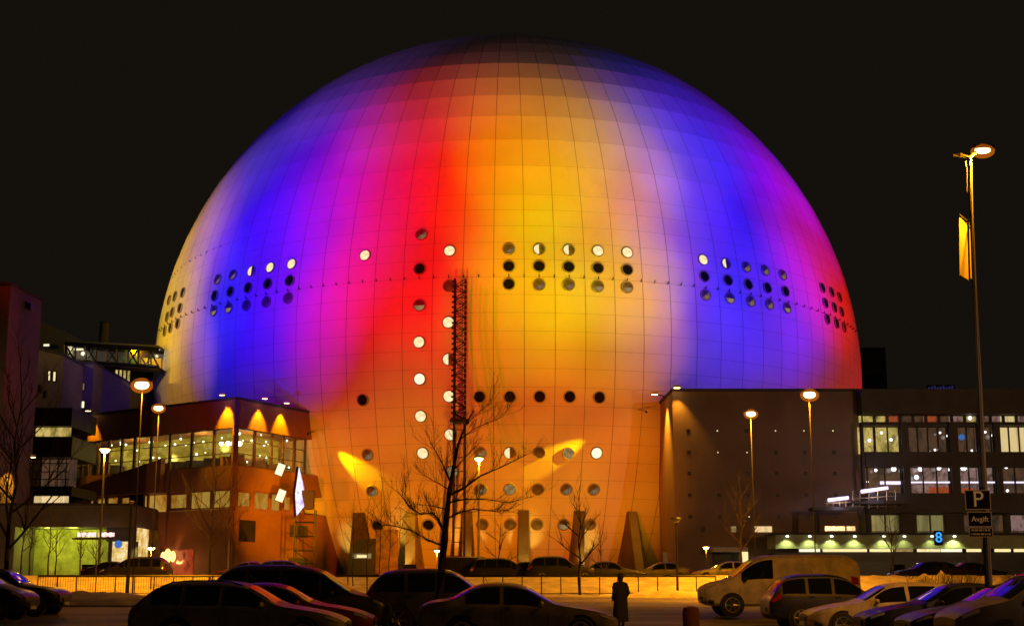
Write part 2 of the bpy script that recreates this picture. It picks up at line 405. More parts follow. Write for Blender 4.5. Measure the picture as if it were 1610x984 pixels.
# ------------------------------------------------------------------ the globe
globe = thing('globe_arena', 'giant white panelled spherical arena washed in blue, magenta, red and orange floodlight', 'arena', (GC.x, GC.y, 1.0))
globe_inv = Matrix.Translation(-globe.location)
def gp(v): return Vector(v)-globe.location
def panel_az(k):
    if abs(k) <= 20: return 0.15+3.83*k-6.1e-4*k**3
    a20 = 0.15+math.copysign(3.83*20-6.1e-4*8000, k)
    rest = 180-abs(a20)+(0.15 if k > 0 else -0.15)
    return a20+math.copysign(rest*(abs(k)-20)/28.0, k)
def build_shell():
    back = MB(); vs = []; fs = []
    ne, na = 44, 72
    for j in range(ne+1):
        for i in range(na): vs.append(gp(sph(-42+132*j/ne, i*5, GR-0.30)))
    for j in range(ne):
        for i in range(na): fs.append((j*na+i, j*na+(i+1) % na, (j+1)*na+(i+1) % na, (j+1)*na+i))
    back.add(vs, fs, 'joint').build('inner_shell', globe)
    pan = MB()
    bnd = [-26.1-2.3*6.5+2.3*i for i in range(0, 58)]
    rows = []; i = 0
    while i < len(bnd)-1:
        st = 1 if bnd[i] < 15 else 2
        rows.append((bnd[i], bnd[min(i+st, len(bnd)-1)])); i += st
    mids = [(panel_az(k)+panel_az(k+1))/2 for k in range(-48, 48)]   # joints lie between the portholes
    for (e0, e1) in rows:
        if e0 > 86: break
        step = 1 if e0 < 62 else (2 if e0 < 76 else 4)
        ga = math.degrees(0.030/(GR*max(0.15, math.cos(rad((e0+e1)/2))))); ge = math.degrees(0.013/GR)
        ks = list(range(0, 96, step))
        for n, k in enumerate(ks):
            a0 = mids[k]; a1 = mids[(k+step) % 96]
            if a1 < a0: a1 += 360
            pan.quad(gp(sph(e0+ge, a0+ga)), gp(sph(e0+ge, a1-ga)), gp(sph(e1-ge, a1-ga)), gp(sph(e1-ge, a0+ga)), 'cladding')
    pan.build('cladding_panels', globe)
build_shell()

def porthole_mesh(kind):
    mb = MB(); R0 = 0.64; n = 22
    def ring(r, z): return [(r*math.cos(2*math.pi*i/n), r*math.sin(2*math.pi*i/n), z) for i in range(n)]
    mb.rings([ring(R0+0.12, -0.25), ring(R0+0.12, 0.13), ring(R0+.07, 0.17), ring(R0, 0.16), ring(R0, 0.03)], 'porthole_frame', cap=False)
    if kind in ('half_low', 'half_side', 'blinds'):
        top = [(R0*math.cos(t), R0*math.sin(t)) for t in [math.pi*i/10 for i in range(11)]]
        bot = [(R0*math.cos(t), R0*math.sin(t)) for t in [math.pi+math.pi*i/10 for i in range(11)]]
        if kind == 'half_low': ma, mb_ = 'grey_glass', 'port_dim'
        elif kind == 'half_side': ma, mb_ = 'port_lit', 'grey_glass'
        else: ma, mb_ = 'grey_glass', 'port_shade'
        rot = (lambda p: p) if kind == 'half_low' else ((lambda p: (-p[1], p[0])) if kind == 'half_side' else (lambda p: (0.8*p[0]-0.6*p[1], 0.6*p[0]+0.8*p[1])))
        for pts, mm in ((top, ma), (bot, mb_)):
            mb.add([rot(p)+(0.03,) for p in pts], [tuple(range(len(pts)))], mm)
    else:
        mm = {'dark': 'dark_glass', 'lit': 'port_lit', 'bright': 'port_bright', 'grey': 'grey_glass', 'dim': 'port_dim'}[kind]
        mb.add([p for p in ring(R0, 0.03)], [tuple(range(n))], mm)
    me = mb.build('porthole_source', smooth=40)
    d = me.data; bpy.data.objects.remove(me); return d
PM = {k: porthole_mesh(k) for k in ('dark', 'lit', 'bright', 'grey', 'dim', 'half_low', 'half_side', 'blinds')}
def porthole(px, py, kind):
    el, az = on_globe(px, py); c = sph(el, az, GR+0.02); nrm = (c-GC).normalized()
    o = bpy.data.objects.new('porthole', PM[kind]); COL.objects.link(o); o.parent = globe
    right = Vector((0, 0, 1)).cross(nrm).normalized(); up = nrm.cross(right)
    o.matrix_local = Matrix.Translation(c-globe.location) @ Matrix((right, up, nrm)).transposed().to_4x4()
PH = []
def row(pts, kinds):
    for (p, k) in zip(pts, kinds): PH.append((p[0], p[1], k))
row([(800, 392), (847.5, 392.5), (894, 393.5), (940, 395), (986, 397.5)], ['blinds', 'half_side', 'half_side', 'lit', 'lit'])
row([(800, 419), (847.5, 419), (894, 420), (940, 422), (986, 424.5)], ['dark']*5)
row([(800, 447), (847.5, 448), (894, 448), (940, 450.5), (986, 452)], ['dark', 'blinds', 'blinds', 'half_low', 'half_low'])
row([(343, 439.7), (366.7, 432.6), (395.5, 426.6), (425.3, 420.9), (458.9, 415.5)], ['blinds', 'blinds', 'half_side', 'lit', 'lit'])
row([(338.2, 465.1), (363, 458.8), (390.5, 452.7), (421.3, 446.4), (455.9, 441.3)], ['dark']*5)
row([(336.8, 489), (360, 484.3), (387.8, 480), (419, 474.9), (453.2, 468.8)], ['half_low', 'half_low', 'grey', 'grey', 'grey'])
row([(288.2, 460), (275.8, 465.8), (266.5, 472)], ['dark']*3)
row([(283.8, 484.3), (271.4, 491), (263.7, 498.3)], ['dark']*3)
row([(280.1, 508.7), (268.7, 515.4), (259.8, 521)], ['dark']*3)
row([(1105, 409), (1141, 415), (1173, 420.3), (1202.7, 425.4), (1230.4, 432.7)], ['lit', 'half_side', 'blinds', 'blinds', 'blinds'])
row([(1107, 435), (1144, 441), (1176, 447.5), (1206, 452.8), (1234.4, 458.3)], ['dark']*5)
row([(1109, 464), (1147, 469), (1180, 474), (1209.6, 478.7), (1237, 484.3)], ['blinds', 'half_low', 'blinds', 'blinds', 'half_low'])
row([(1292.4, 452.8), (1306.9, 459.4), (1319.5, 467.6)], ['dark']*3)
row([(1297.2, 476.5), (1311.3, 483.4), (1322.7, 490.6)], ['dark']*3)
row([(1300.3, 501.7), (1314.8, 508.3), (1326.5, 514.6)], ['dark', 'dark', 'grey'])
row([(662.8, 369.3), (660, 423), (659.5, 480.2), (659, 538), (660, 595.7), (661.5, 654.2), (664.8, 712)], ['blinds', 'dark', 'half_low', 'lit', 'bright', 'lit', 'lit'])
row([(707, 395), (706, 450), (705, 507), (705, 565), (706, 623), (708, 683), (711, 741)], ['lit', 'grey', 'lit', 'half_side', 'lit', 'lit', 'dim'])
row([(574, 402), (570.5, 628.6), (578.2, 714.6), (585.3, 771.4), (594, 826)], ['lit', 'dark', 'blinds', 'blinds', 'dark'])
row([(753.8, 623.3), (801.4, 623.3), (848.5, 623.3), (895.7, 623.5), (942, 624.6)], ['dark']*5)
row([(755, 711.6), (801.4, 711.7), (847.6, 711.3), (893.4, 712), (937.7, 711.7)], ['blinds', 'half_side', 'grey', 'dim', 'bright'])
row([(756, 768.8), (801.4, 768.8), (845.6, 768.8), (890.2, 768.8), (933.2, 769)], ['blinds', 'dim', 'grey', 'blinds', 'blinds'])
row([(758.4, 823.7), (802, 823.7), (844.3, 824), (886.3, 824), (927.4, 824), (673.8, 824)], ['grey', 'grey', 'grey', 'half_low', 'grey', 'dark'])
for p in PH: porthole(*p)
# service rail with its pegs round the equator and white balls standing in for a second rail's glints on the left flank
rl = MB()
for k in range(-36, 37):
    a = 0.15+1.875*k; e = 5.0
    if abs(a) > 66: continue
    rl.bar(gp(sph(e-0.1, a, GR)), gp(sph(e-0.1, a, GR+0.35)), 0.06, 'steel_dark', 5)
    rl.bar(gp(sph(e-0.12, a, GR+0.3)), gp(sph(e+0.15, a, GR+0.3)), 0.06, 'steel_dark', 5)
tag(rl.build('service_rail', globe), kind='stuff')
rl = MB(); e0, _ = on_globe(345, 392); pts = []
for k in range(30):
    a = -66+k*1.0; pts.append(gp(sph(e0+0.02*k, a, GR+0.08)))
for p in pts[::2]: rl.ball(p, 0.16, 'cladding', 6, 4)
tag(rl.build('rail_glints', globe), kind='stuff')

def fin(px, pyt, w_px, lean, m='concrete', Yoff=0.0):
    """leaning buttress of the globe: foot on the plaza, head against the shell"""
    el, az = on_globe(px, pyt); head = sph(el, az, GR+0.05); d = Vector((head.x-GC.x, head.y-GC.y, 0)).normalized()
    side = Vector((-d.y, d.x, 0)); w = w_px*head.y/F_PX/2
    foot = Vector((head.x, head.y, 1.0))+d*lean
    back = d*(-3.0)
    mb = MB(); p = []
    for s_ in (-1, 1):
        o = side*w*s_
        p += [gp(head+o+d*0.5), gp(head+o+back), gp(Vector((head.x, head.y, 1.0))+o+back*3.3), gp(foot+o+d*1.2)]
    mb.add(p, [(0, 1, 2, 3), (7, 6, 5, 4), (0, 3, 7, 4), (1, 0, 4, 5), (3, 2, 6, 7)], m).build('buttress', globe, fix=True)
for a in ((566, 806, 17, 0.5, 'concrete_dark'), (648, 804, 15, -0.4), (735, 803, 15, -0.8, 'concrete_dark'), (823, 802, 16, -1.4, 'concrete_dark'), (910, 803, 16, -1.4, 'concrete_dark'), (992, 804, 14, 1.5, 'concrete_dark')): fin(*a)  # darker concrete puts shade into the colour of all but the pale buttress

for px, py, tx, ty in ((642, 893, 648, 850), (737, 893, 737, 862), (829, 893, 825, 858), (921, 893, 913, 866), (545, 893, 560, 868)):
    el, az = on_globe(tx, ty); q = sph(el, az); d = Vector((q.x-GC.x, q.y-GC.y, 0)).normalized(); p = Vector((q.x, q.y, 1.2))+d*4.2
    mb = MB(); l = gp(p); mb.box(l.x-.25, l.x+.25, l.y-.2, l.y+.2, l.z-.7, l.z-.1, 'steel_dark'); mb.build('uplight', globe)
    spot(p, q+d*1.0+Vector((0, 0, 1.0)), (1, .55, .06), 900, 46, .7, .08, 'uplight_beam')

# ------------------------------------------------------------------ left podium building with the glazed foyer
def facade_pts(A, B, t): return A+(B-A)*t
Cn = Vector((at(372, 628, 141.5).x, 141.5, 0)); E2 = Vector((-24.3, 153.0, 0)); E1 = Vector((-51.8, 155.7, 0)); E0 = Vector((-55.5, 162.0, 0))
ZR, ZG1, ZG0, ZB0, ZW0 = 21.1, 17.9, 13.6, 11.0, 8.8          # roof, glazing top/bottom, band bottom, low window bottom
pod = thing('foyer_building', 'red clad building with glazed lit foyer storey left of the globe', 'building', (Cn.x, Cn.y, 1.0))
def L_(v): return Vector(v)-pod.location
def nrm(A, B):
    d = (B-A).normalized(); return Vector((d.y, -d.x, 0))   # faces the viewer when A is left of B
def up(p, z): return Vector((p.x, p.y, z))
inner = (Vector((-20.5, 160, 0)), Vector((-38, 176, 0)), Vector((-55, 172, 0)))
def band(z0, z1, m, name, off=0.0, pts=(E0, E1, Cn, E2)):
    mb = MB(); P = []
    for i, p in enumerate(pts):
        n_ = Vector((0, 0, 0))
        if i > 0: n_ += nrm(pts[i-1], p)
        if i < len(pts)-1: n_ += nrm(p, pts[i+1])
        P.append(p+n_.normalized()*off)
    foot = P+list(inner)
    mb.prism([L_(p)[:2] for p in foot], z0-pod.location.z, z1-pod.location.z, m); return mb.build(name, pod, fix=True)
band(ZG1, ZR, 'red_cladding', 'roof_fascia', 0.05)
band(ZR, ZR+0.25, 'roofing', 'roof_edge', 0.15)
band(ZB0, ZG0, 'red_cladding', 'spandrel_band', 0.05)
band(-0.5, ZW0, 'red_cladding', 'lower_wall', 0.0)
room_emit('red_room', [(0.02, 0.006, 0.003), (0.30, 0.03, 0.008), (0.55, 0.08, 0.02), (0.05, 0.01, 0.005)], 0.8, 0.8, 0.5)
# foyer interior: floor and ceiling are the bands; back wall, bulbs, furniture
room_emit('foyer_back', [(0.10, 0.065, 0.006), (0.30, 0.19, 0.015), (0.44, 0.30, 0.03), (0.85, 0.58, 0.09)], 0.9, 0.35, 0.9)
room_emit('low_room', [(0.05, 0.02, 0.002), (0.46, 0.18, 0.015), (0.62, 0.36, 0.06), (0.25, 0.06, 0.005)], 0.7, 0.5, 0.25)
def inset_pts(d): 
    return [E0+Vector((d*.8, d*.5, 0)), E1+nrm(E1, Cn)*-d+Vector((1.5, 0, 0)), Cn+(nrm(E1, Cn)+nrm(Cn, E2)).normalized()*-d*1.15, E2+nrm(Cn, E2)*-d]
ip = inset_pts(4.5); mb = MB()
for a, b in zip(ip, ip[1:]): mb.quad(L_(up(a, ZG0)), L_(up(b, ZG0)), L_(up(b, ZG1)), L_(up(a, ZG1)), 'foyer_back')
mb.build('foyer_wall', pod)
ip = inset_pts(2.0); mb = MB()
for a, b in zip(ip, ip[1:]): mb.quad(L_(up(a, ZW0)), L_(up(b, ZW0)), L_(up(b, ZB0)), L_(up(a, ZB0)), 'low_room')
mb.build('office_room_wall', pod)
def window(A, B, t0, t1, z0, z1, parent, name='window', off=-0.15, trans=0, frame='mullion', fr=0.16):
    """framed pane between t0 and t1 of facade A-B"""
    a, b = facade_pts(A, B, t0), facade_pts(A, B, t1); n_ = nrm(A, B); d = (B-A).normalized(); O = parent.location
    mb = MB()
    def bx(u0, u1, za, zb, dp=0.25, m=frame):
        p = a+d*u0; q = a+d*u1
        vs = []
        for z in (za, zb):
            for w in (0.06, 0.06-dp):
                for r in (p, q): vs.append(up(r+n_*(off+w), z)-O)
        mb.add(vs, [(0, 2, 3, 1), (4, 5, 7, 6), (0, 1, 5, 4), (2, 6, 7, 3), (0, 4, 6, 2), (1, 3, 7, 5)], m)
    Lw = (b-a).length
    bx(0, fr, z0, z1); bx(Lw-fr, Lw, z0, z1); bx(fr, Lw-fr, z1-fr*.7, z1); bx(fr, Lw-fr, z0, z0+fr*.7)
    for k in range(trans):
        zz = z0+(z1-z0)*(k+1)/(trans+1); bx(fr, Lw-fr, zz-0.04, zz+0.04, 0.15)
    w_ = mb.build(name, parent)
    pm = MB(); e = fr*.8
    pm.quad(up(a+d*e+n_*(off-0.06), z0+e*.5)-O, up(b-d*e+n_*(off-0.06), z0+e*.5)-O, up(b-d*e+n_*(off-0.06), z1-e*.5)-O, up(a+d*e+n_*(off-0.06), z1-e*.5)-O, 'clear_glass')
    pm.build('pane', w_)
    return w_
def tfrac(A, B, px):
    """where along A-B a picture column falls"""
    r = ray(px, 740); d = B-A
    # A + t d = s r (in plan)
    det = d.x*(-r.y)+r.x*d.y
    return ((-A.x)*(-r.y)+r.x*(-A.y))/det
for seg, cols in (((E1, Cn), (138, 152, 168, 188, 208, 234, 264, 298, 333, 371)), ((Cn, E2), (373, 401, 428, 446, 464, 486)), ((E0, E1), None)):
    A, B = seg
    ts = [tfrac(A, B, c) for c in cols] if cols else [0.1, 0.5, 0.97]
    for a, b in zip(ts, ts[1:]): window(A, B, max(0.01, a), min(0.99, b), ZG0, ZG1, pod, trans=2)
    for a, b in zip(ts, ts[1:]):
        if cols and cols[0] == 138 and ts.index(a) in (5,): continue
        window(A, B, max(0.01, a), min(0.99, b), ZB0-2.15, ZB0, pod, trans=0, frame='red_cladding', fr=0.45 if ts.index(a) % 3 == 0 else 0.22)
rr = random.Random(5)
bm_ = MB(); bm_.ball((0, 0, 0), 0.11, 'bulb', 8, 5); b0 = bm_.build('bulb', pod); first = True
def bulb(p, par, src, sc=1.0):
    global first
    o = src if first else src.copy()
    if not first: COL.objects.link(o)
    first = False
    o.parent = par; o.location = Vector(p)-par.location; o.scale = (sc,)*3
for i in range(46):
    A, B = ((E1, Cn) if i < 32 else (Cn, E2)); t = rr.uniform(0.02, 0.97); p = facade_pts(A, B, t)-nrm(A, B)*rr.uniform(0.8, 3.6)
    bulb(up(p, rr.choice([ZG1-0.25, ZG1-0.3, ZG1-1.0, ZG0+1.9, ZG0+1.0])+rr.uniform(-.12, .12)), pod, b0, rr.uniform(0.7, 1.2))
for px, sc in ((330, 2.6), (352, 1.8), (374, 2.6), (392, 3.0), (345, 1.6)):
    A, B = (E1, Cn) if px < 372 else (Cn, E2)
    p = facade_pts(A, B, tfrac(A, B, px))-nrm(A, B)*1.6; bulb(up(p, at(px, 697, p.y).z), pod, b0, sc)
mb = MB()
for i in range(16):
    A, B = ((E1, Cn) if i < 10 else (Cn, E2)); p = facade_pts(A, B, rr.uniform(.03, .95))-nrm(A, B)*rr.uniform(1.5, 3); L = L_(p)
    w = rr.uniform(.5, 1.3); mb.box(L.x-w, L.x+w, L.y-.3, L.y+.3, ZG0-1.0, ZG0-1.0+rr.uniform(.7, 1.6), rr.choice(['mullion', 'office_wall', 'red_cladding']))
mb.build('foyer_furniture', pod)
for (s, t, z) in (((E1, Cn), .25, 16), ((E1, Cn), .7, 16.5), ((Cn, E2), .4, 16.2)):
    p = facade_pts(s[0], s[1], t)-nrm(*s)*2.2; l = point(up(p, z), (1, 0.65, 0.12), 350, 0.5, 'foyer_light')
# sloping terrace wall in front of the foyer glazing
tA, tB = tfrac(E1, Cn, 128), tfrac(E1, Cn, 262); n_ = nrm(E1, Cn); a = facade_pts(E1, Cn, max(tA, 0.0)); b = facade_pts(E1, Cn, tB)
mb = MB(); q = [a+n_*0.3, b+n_*0.3, b+n_*0.9, a+n_*0.9]
za, zb = at(135, 764, a.y).z, at(262, 722, b.y).z
vs = [L_(up(p, ZB0)) for p in q]+[L_(up(q[0], za)), L_(up(q[1], zb)), L_(up(q[2], zb)), L_(up(q[3], za))]
mb.add(vs, [(3, 2, 1, 0), (4, 5, 6, 7), (0, 1, 5, 4), (2, 3, 7, 6), (1, 2, 6, 5), (3, 0, 4, 7)], 'red_cladding').build('terrace_wall', pod, fix=True)
# corner post and downpipes, recessed dark opening, door
mb = MB(); c = L_(Cn+(nrm(E1, Cn)+nrm(Cn, E2)).normalized()*0.12); mb.box(c.x-.28, c.x+.28, c.y-.28, c.y+.28, -1.5, ZR-1.05, 'red_cladding', rz=0.6); mb.build('corner_pilaster', pod)
for px in (231, 268):
    p = facade_pts(E1, Cn, tfrac(E1, Cn, px))+n_*0.2; l = L_(p); mb = MB(); mb.bar((l.x, l.y, -1.4), (l.x, l.y, ZG0-1), 0.14, 'mullion', 6); mb.build('downpipe', pod)
def wall_panel(A, B, px0, px1, z0, z1, m, name, off=0.05, th=0.12, parent=pod):
    a, b = facade_pts(A, B, tfrac(A, B, px0)), facade_pts(A, B, tfrac(A, B, px1)); n = nrm(A, B); O = parent.location; mb = MB(); vs = []
    for z in (z0, z1):
        for w in (off, off-th):
            for r in (a, b): vs.append(up(r+n*w, z)-O)
    mb.add(vs, [(0, 2, 3, 1), (4, 5, 7, 6), (0, 1, 5, 4), (2, 6, 7, 3), (0, 4, 6, 2), (1, 3, 7, 5)], m); return mb.build(name, parent, fix=True)
wall_panel(E1, Cn, 208, 229, 8.0, 11.0, 'dark_glass', 'dark_window', 0.10)
wall_panel(Cn, E2, 379, 404, 5.2, 7.6, 'dark_glass', 'dark_window', 0.08)
wall_panel(Cn, E2, 458, 486, 6.0, 7.4, 'office_wall', 'louvre', 0.08)
wall_panel(Cn, E2, 458, 486, 1.8, 3.6, 'office_wall', 'louvre', 0.08)
dr = wall_panel(E1, Cn, 264, 310, .4, 4.4, 'red_room', 'entrance', 0.05)
for px, sc in ((269, .8), (276, 1.15), (284, .9)):
    p = facade_pts(E1, Cn, tfrac(E1, Cn, px))+n_*0.6; l = L_(p); mb = MB(); mb.ball((l.x, l.y, at(px, 878-4*sc, p.y).z-1), 0.42*sc, 'flame_lit', 10, 6, (.9, .9, 1.7)); mb.build('entrance_lamp', pod)
p = facade_pts(E1, Cn, tfrac(E1, Cn, 276))+n_*1.2; point(up(p, 3.2), (1, 0.35, 0.08), 700, 0.4, 'entrance_light')
# roof floodlights washing the fascia downwards
def wash_lamp(px, A, B, power=2600, rgb=(1, 0.50, 0.0), z=ZR+0.5, parent=pod, length=9, deg=62, off=0.9):
    t = tfrac(A, B, px); n = nrm(A, B); p = facade_pts(A, B, t)+n*off; l = p-parent.location; mb = MB()
    mb.box(l.x-.35, l.x+.35, l.y-.25, l.y+.2, z-1.0-.05, z-1.0+.22, 'pale_paint'); mb.bar((l.x, l.y, z-1), (l.x-n.x*1.4, l.y-n.y*1.4, z-1.4), 0.06, 'steel_dark')
    mb.add([(l.x-.28, l.y-.18, z-1.06), (l.x+.28, l.y-.18, z-1.06), (l.x+.28, l.y+.14, z-1.06), (l.x-.28, l.y+.14, z-1.06)], [(0, 1, 2, 3)], 'lamp_sodium')
    mb.build('wash_lamp', parent)
    tg = facade_pts(A, B, t)-n*0.2; spot(up(p, z-0.12), up(tg, z-length), rgb, power, deg, 0.7, 0.12, 'wall_wash_beam')
wash_lamp(143, E1, Cn, 4500); wash_lamp(354, E1, Cn, 9500); wash_lamp(403, Cn, E2, 7000); wash_lamp(438, Cn, E2, 8000)

# ------------------------------------------------------------------ right hall and office building
YH = 140.5
room_emit('office_cream', [(0.35, 0.22, 0.08), (0.95, 0.70, 0.34), (0.8, 0.5, 0.2)], 0.95, 1.4, 0.1)
def X(px, Y=YH): return at(px, 760, Y).x
def Z(py, Y=YH, px=801): return at(px, py, Y).z
xh0, xh1, zh = X(1060), X(1361), Z(615)
hall = thing('concrete_hall', 'windowless brown hall block with rows of small square holes right of the globe', 'building', (xh0, YH, 1.0))
def box_on(o, x0, x1, y0, y1, z0, z1, m, name):
    l = o.location; mb = MB(); mb.box(x0-l.x, x1-l.x, y0-l.y, y1-l.y, z0-l.z, z1-l.z, m); return mb.build(name, o)
mb = MB(); hx = xh0
mb.prism([(0, 0), (xh1-hx, 0), (xh1-hx, 45), (2.5, 20), (-.2, 12.5)], -1.5, zh-1.0, 'hall_render'); mb.build('wall', hall, fix=True)
mb = MB(); mb.prism([(-.12, -.12), (xh1-hx, -.12), (xh1-hx, 45), (2.3, 20), (-.35, 12.5)], zh-1.0+.003, zh-1.0+.3, 'roofing'); mb.build('parapet', hall, fix=True)
holes = []
for j, py in enumerate((677, 711, 744, 778, 812)):
    for i, px in enumerate((1084, 1130, 1176, 1222, 1267, 1313)):
        if j == 2 and i == 1: continue
        s = 0.13 if (i, j) in ((1, 0), (3, 0), (4, 0), (5, 0), (1, 1), (2, 1), (2, 4)) else 0.2
        m = 'port_lit' if s < 0.15 else 'black_metal'
        x, z = X(px), Z(py)
        mb = MB(); mb.box(x-s-hx, x+s-hx, -.06, .1, z-s-1, z+s-1, 'black_metal')
        if m != 'black_metal': mb.box(x-s*.55-hx, x+s*.55-hx, -.075, -.05, z-s*.55-1, z+s*.55-1, m)
        mb.build('vent_hole', hall)
for px, dx in ((1066, 0.9), (1047, -0.9)):
    p = Vector((X(px), YH-0.9, zh+0.35)) if dx > 0 else Vector((xh0-1.5, YH+4.0, zh+0.35))
    mb = MB(); l = p-hall.location; mb.box(l.x-.4, l.x+.4, l.y-.25, l.y+.25, l.z-.1, l.z+.2, 'pale_paint'); mb.bar(l, l+Vector((0.2 if dx > 0 else 1.2, 1.3 if dx > 0 else .2, -.3)), 0.06)
    mb.box(l.x-.32, l.x+.32, l.y-.2, l.y+.2, l.z-.13, l.z-.101, 'lamp_sodium'); mb.build('wash_lamp', hall)
    if dx > 0: spot(p-Vector((0, 0, .2)), (p.x+0.6, YH, zh-9), (1, 0.40, 0.02), 2300, 70, 0.8, 0.12, 'wall_wash_beam')
    else: spot(p-Vector((0, 0, .2)), (xh0, YH+5, zh-13), (1, 0.40, 0.02), 14000, 80, 0.9, 0.12, 'wall_wash_beam')
for px0, px1, py0, py1, m in ((1183, 1211, 827, 836, 'port_lit'), (1100, 1107, 827, 836, 'grey_glass'), (1147, 1155, 827, 836, 'port_dim')):
    box_on(hall, X(px0), X(px1), YH-.08, YH+.1, Z(py1), Z(py0), m if m != 'port_lit' else 'office_cream', 'window')
dk = MB(); dk.box(X(1113)-hx, X(1166)-hx, -2.6, -.01, Z(868)-1, Z(861)-1, 'pale_paint'); dk.box(X(1118)-hx, X(1158)-hx, -.12, .05, 0, Z(869)-1, 'black_metal'); dk.build('loading_bay', hall)
box_on(hall, X(1157), X(1166), YH-2.5, YH-2.2, 1.0, Z(868), 'poster_lit', 'bay_light_panel')
box_on(hall, X(1040), X(1046), YH-.5, YH-.1, 1.0, Z(868), 'pale_paint', 'meter_box')

room_emit('office_warm', [(0.03, 0.02, 0.01), (0.30, 0.22, 0.05), (0.75, 0.55, 0.16), (0.10, 0.05, 0.03)], 0.9, 0.9, 0.5)
room_emit('office_dim', [(0.010, 0.007, 0.006), (0.06, 0.034, 0.022), (0.15, 0.07, 0.035), (0.02, 0.014, 0.014)], 0.7, 0.7, 0.35)
room_emit('office_pink', [(0.02, 0.012, 0.012), (0.14, 0.07, 0.055), (0.42, 0.24, 0.22), (0.08, 0.03, 0.03)], 0.7, 0.8, 0.6)
room_emit('office_green', [(0.10, 0.08, 0.03), (0.30, 0.25, 0.09), (0.40, 0.32, 0.13)], 0.7, 1.2, 0.1)
room_emit('office_red', [(0.05, 0.01, 0.005), (0.55, 0.10, 0.03), (0.30, 0.05, 0.02)], 0.7, 1.2, 0.6)
YO = 138.5
off = thing('office_building', 'dark office block with lit glazed storeys at the right edge', 'building', (X(1361, YO), YO, 1.0))
ox0, ox1 = X(1361, YO), X(1760, YO)
def zo(py): return Z(py, YO)
def xo(px): return X(px, YO)
box_on(off, ox0+.01, ox1, YO, YO+30, zo(650), zh-.02, 'office_wall', 'roof_slab')
box_on(off, ox0+.01, ox1, YO+.2, YO+.9, zo(668), zo(664), 'office_wall', 'transom_beam')
box_on(off, ox0+.01, ox1, YO-.3, YO+1, zo(733), zo(711), 'office_wall', 'spandrel')
box_on(off, ox0+.01, ox1, YO-.6, YO+1, zo(806), zo(776), 'office_wall', 'spandrel')
box_on(off, ox0+.01, ox1, YO+.01, YO+1, -0.5, zo(838), 'office_wall', 'lower_wall')
box_on(off, ox0+.01, ox1, YO+12, YO+29, -0.5, zo(650)-.01, 'office_wall', 'core_wall')
for px0, px1 in ((1356, 1360), (1420, 1431), (1496, 1509), (1541, 1548), (1567, 1576), (1640, 1650), (1700, 1710)):
    box_on(off, xo(px0)+.02, xo(px1), YO-.35, YO+.35, zo(776), zo(664), 'office_wall', 'column')
def bay(px0, px1, py0, py1, m, npanes=1, depth=1.6):
    z0, z1 = zo(py1), zo(py0); x0, x1 = xo(px0), xo(px1); w = MB(); l = off.location
    for k in range(npanes+1):
        x = x0+(x1-x0)*k/npanes; w.box(x-.07-l.x, x+.07-l.x, .12, .3, z0-1, z1-1, 'black_metal')
    w.box(x0-l.x, x1-l.x, .13, .29, z1-.1-1, z1-1+.001, 'black_metal'); w.box(x0-l.x, x1-l.x, .13, .29, z0-1-.001, z0+.1-1, 'black_metal')
    wo = w.build('window', off)
    g = MB(); g.quad((x0-l.x, .2, z0-1), (x1-l.x, .2, z0-1), (x1-l.x, .2, z1-1), (x0-l.x, .2, z1-1), 'clear_glass'); g.build('pane', wo)
    r = MB(); r.quad((x0-l.x-.2, depth, z0-1), (x1-l.x+.2, depth, z0-1), (x1-l.x+.2, depth, z1-1), (x0-l.x-.2, depth, z1-1), m); r.build('room', wo)
cl = ['office_warm', 'office_warm', 'office_red', 'office_dim', 'office_dim', 'office_red', 'office_dim', 'office_pink', 'office_warm', 'office_pink', 'office_pink', 'office_cream', 'office_pink']
for i in range(13):
    x = 1360+i*20.5; bay(x+1, x+19, 652, 664, cl[i], 1, 0.8)
bay(1361, 1378, 669, 711, 'office_warm', 1); bay(1380, 1420, 669, 711, 'office_warm', 2); bay(1431, 1496, 669, 711, 'office_dim', 4); bay(1509, 1541, 669, 711, 'office_dim', 2)
bay(1548, 1567, 669, 711, 'office_dim', 1); bay(1576, 1640, 669, 711, 'office_cream', 4); bay(1650, 1700, 669, 711, 'office_warm', 3)
bay(1365, 1420, 733, 776, 'office_dim', 2); bay(1431, 1496, 733, 776, 'office_pink', 3); bay(1509, 1541, 733, 776, 'office_pink', 2); bay(1548, 1567, 733, 776, 'office_pink', 1); bay(1576, 1640, 733, 776, 'office_dim', 3); bay(1650, 1700, 733, 776, 'office_pink', 2)
bm2 = MB(); bm2.ball((0, 0, 0), 0.13, 'bulb_white', 10, 6); b1 = bm2.build('bulb', off); first = True
for px, py, sc in ((1405, 737, 2.1), (1447, 737, 2.0), (1476, 735, 2.0), (1515, 735, 2.4), (1540, 734, 1.3), (1582, 734, 1.3), (1441, 750, 1.9), (1377, 739, 1.2), (1422, 738, 1), (1493, 738, 1.2), (1364, 757, 1), (1419, 685, 1.4), (1491, 685, 1.5), (1562, 684, 1.7), (1478, 680, .9), (1549, 679, .9), (1386, 680, 1.1), (1367, 692, 1.3), (1401, 691, 1.3), (1470, 707, .9), (1528, 708, .8), (1584, 771, 1.1), (1431, 757, .8), (1525, 657, 1.5)):
    bulb(at(px, py, YO+.75), off, b1, sc)
box_on(off, xo(1388), xo(1420), YO+.9, YO+1.0, zo(760), zo(755), 'strip_violet', 'light_strip'); box_on(off, xo(1432), xo(1496), YO+.9, YO+1.0, zo(760), zo(754.5), 'office_pink', 'counter')
box_on(off, xo(1432), xo(1640), YO+.85, YO+.95, zo(758), zo(755.5), 'strip_violet', 'light_strip')
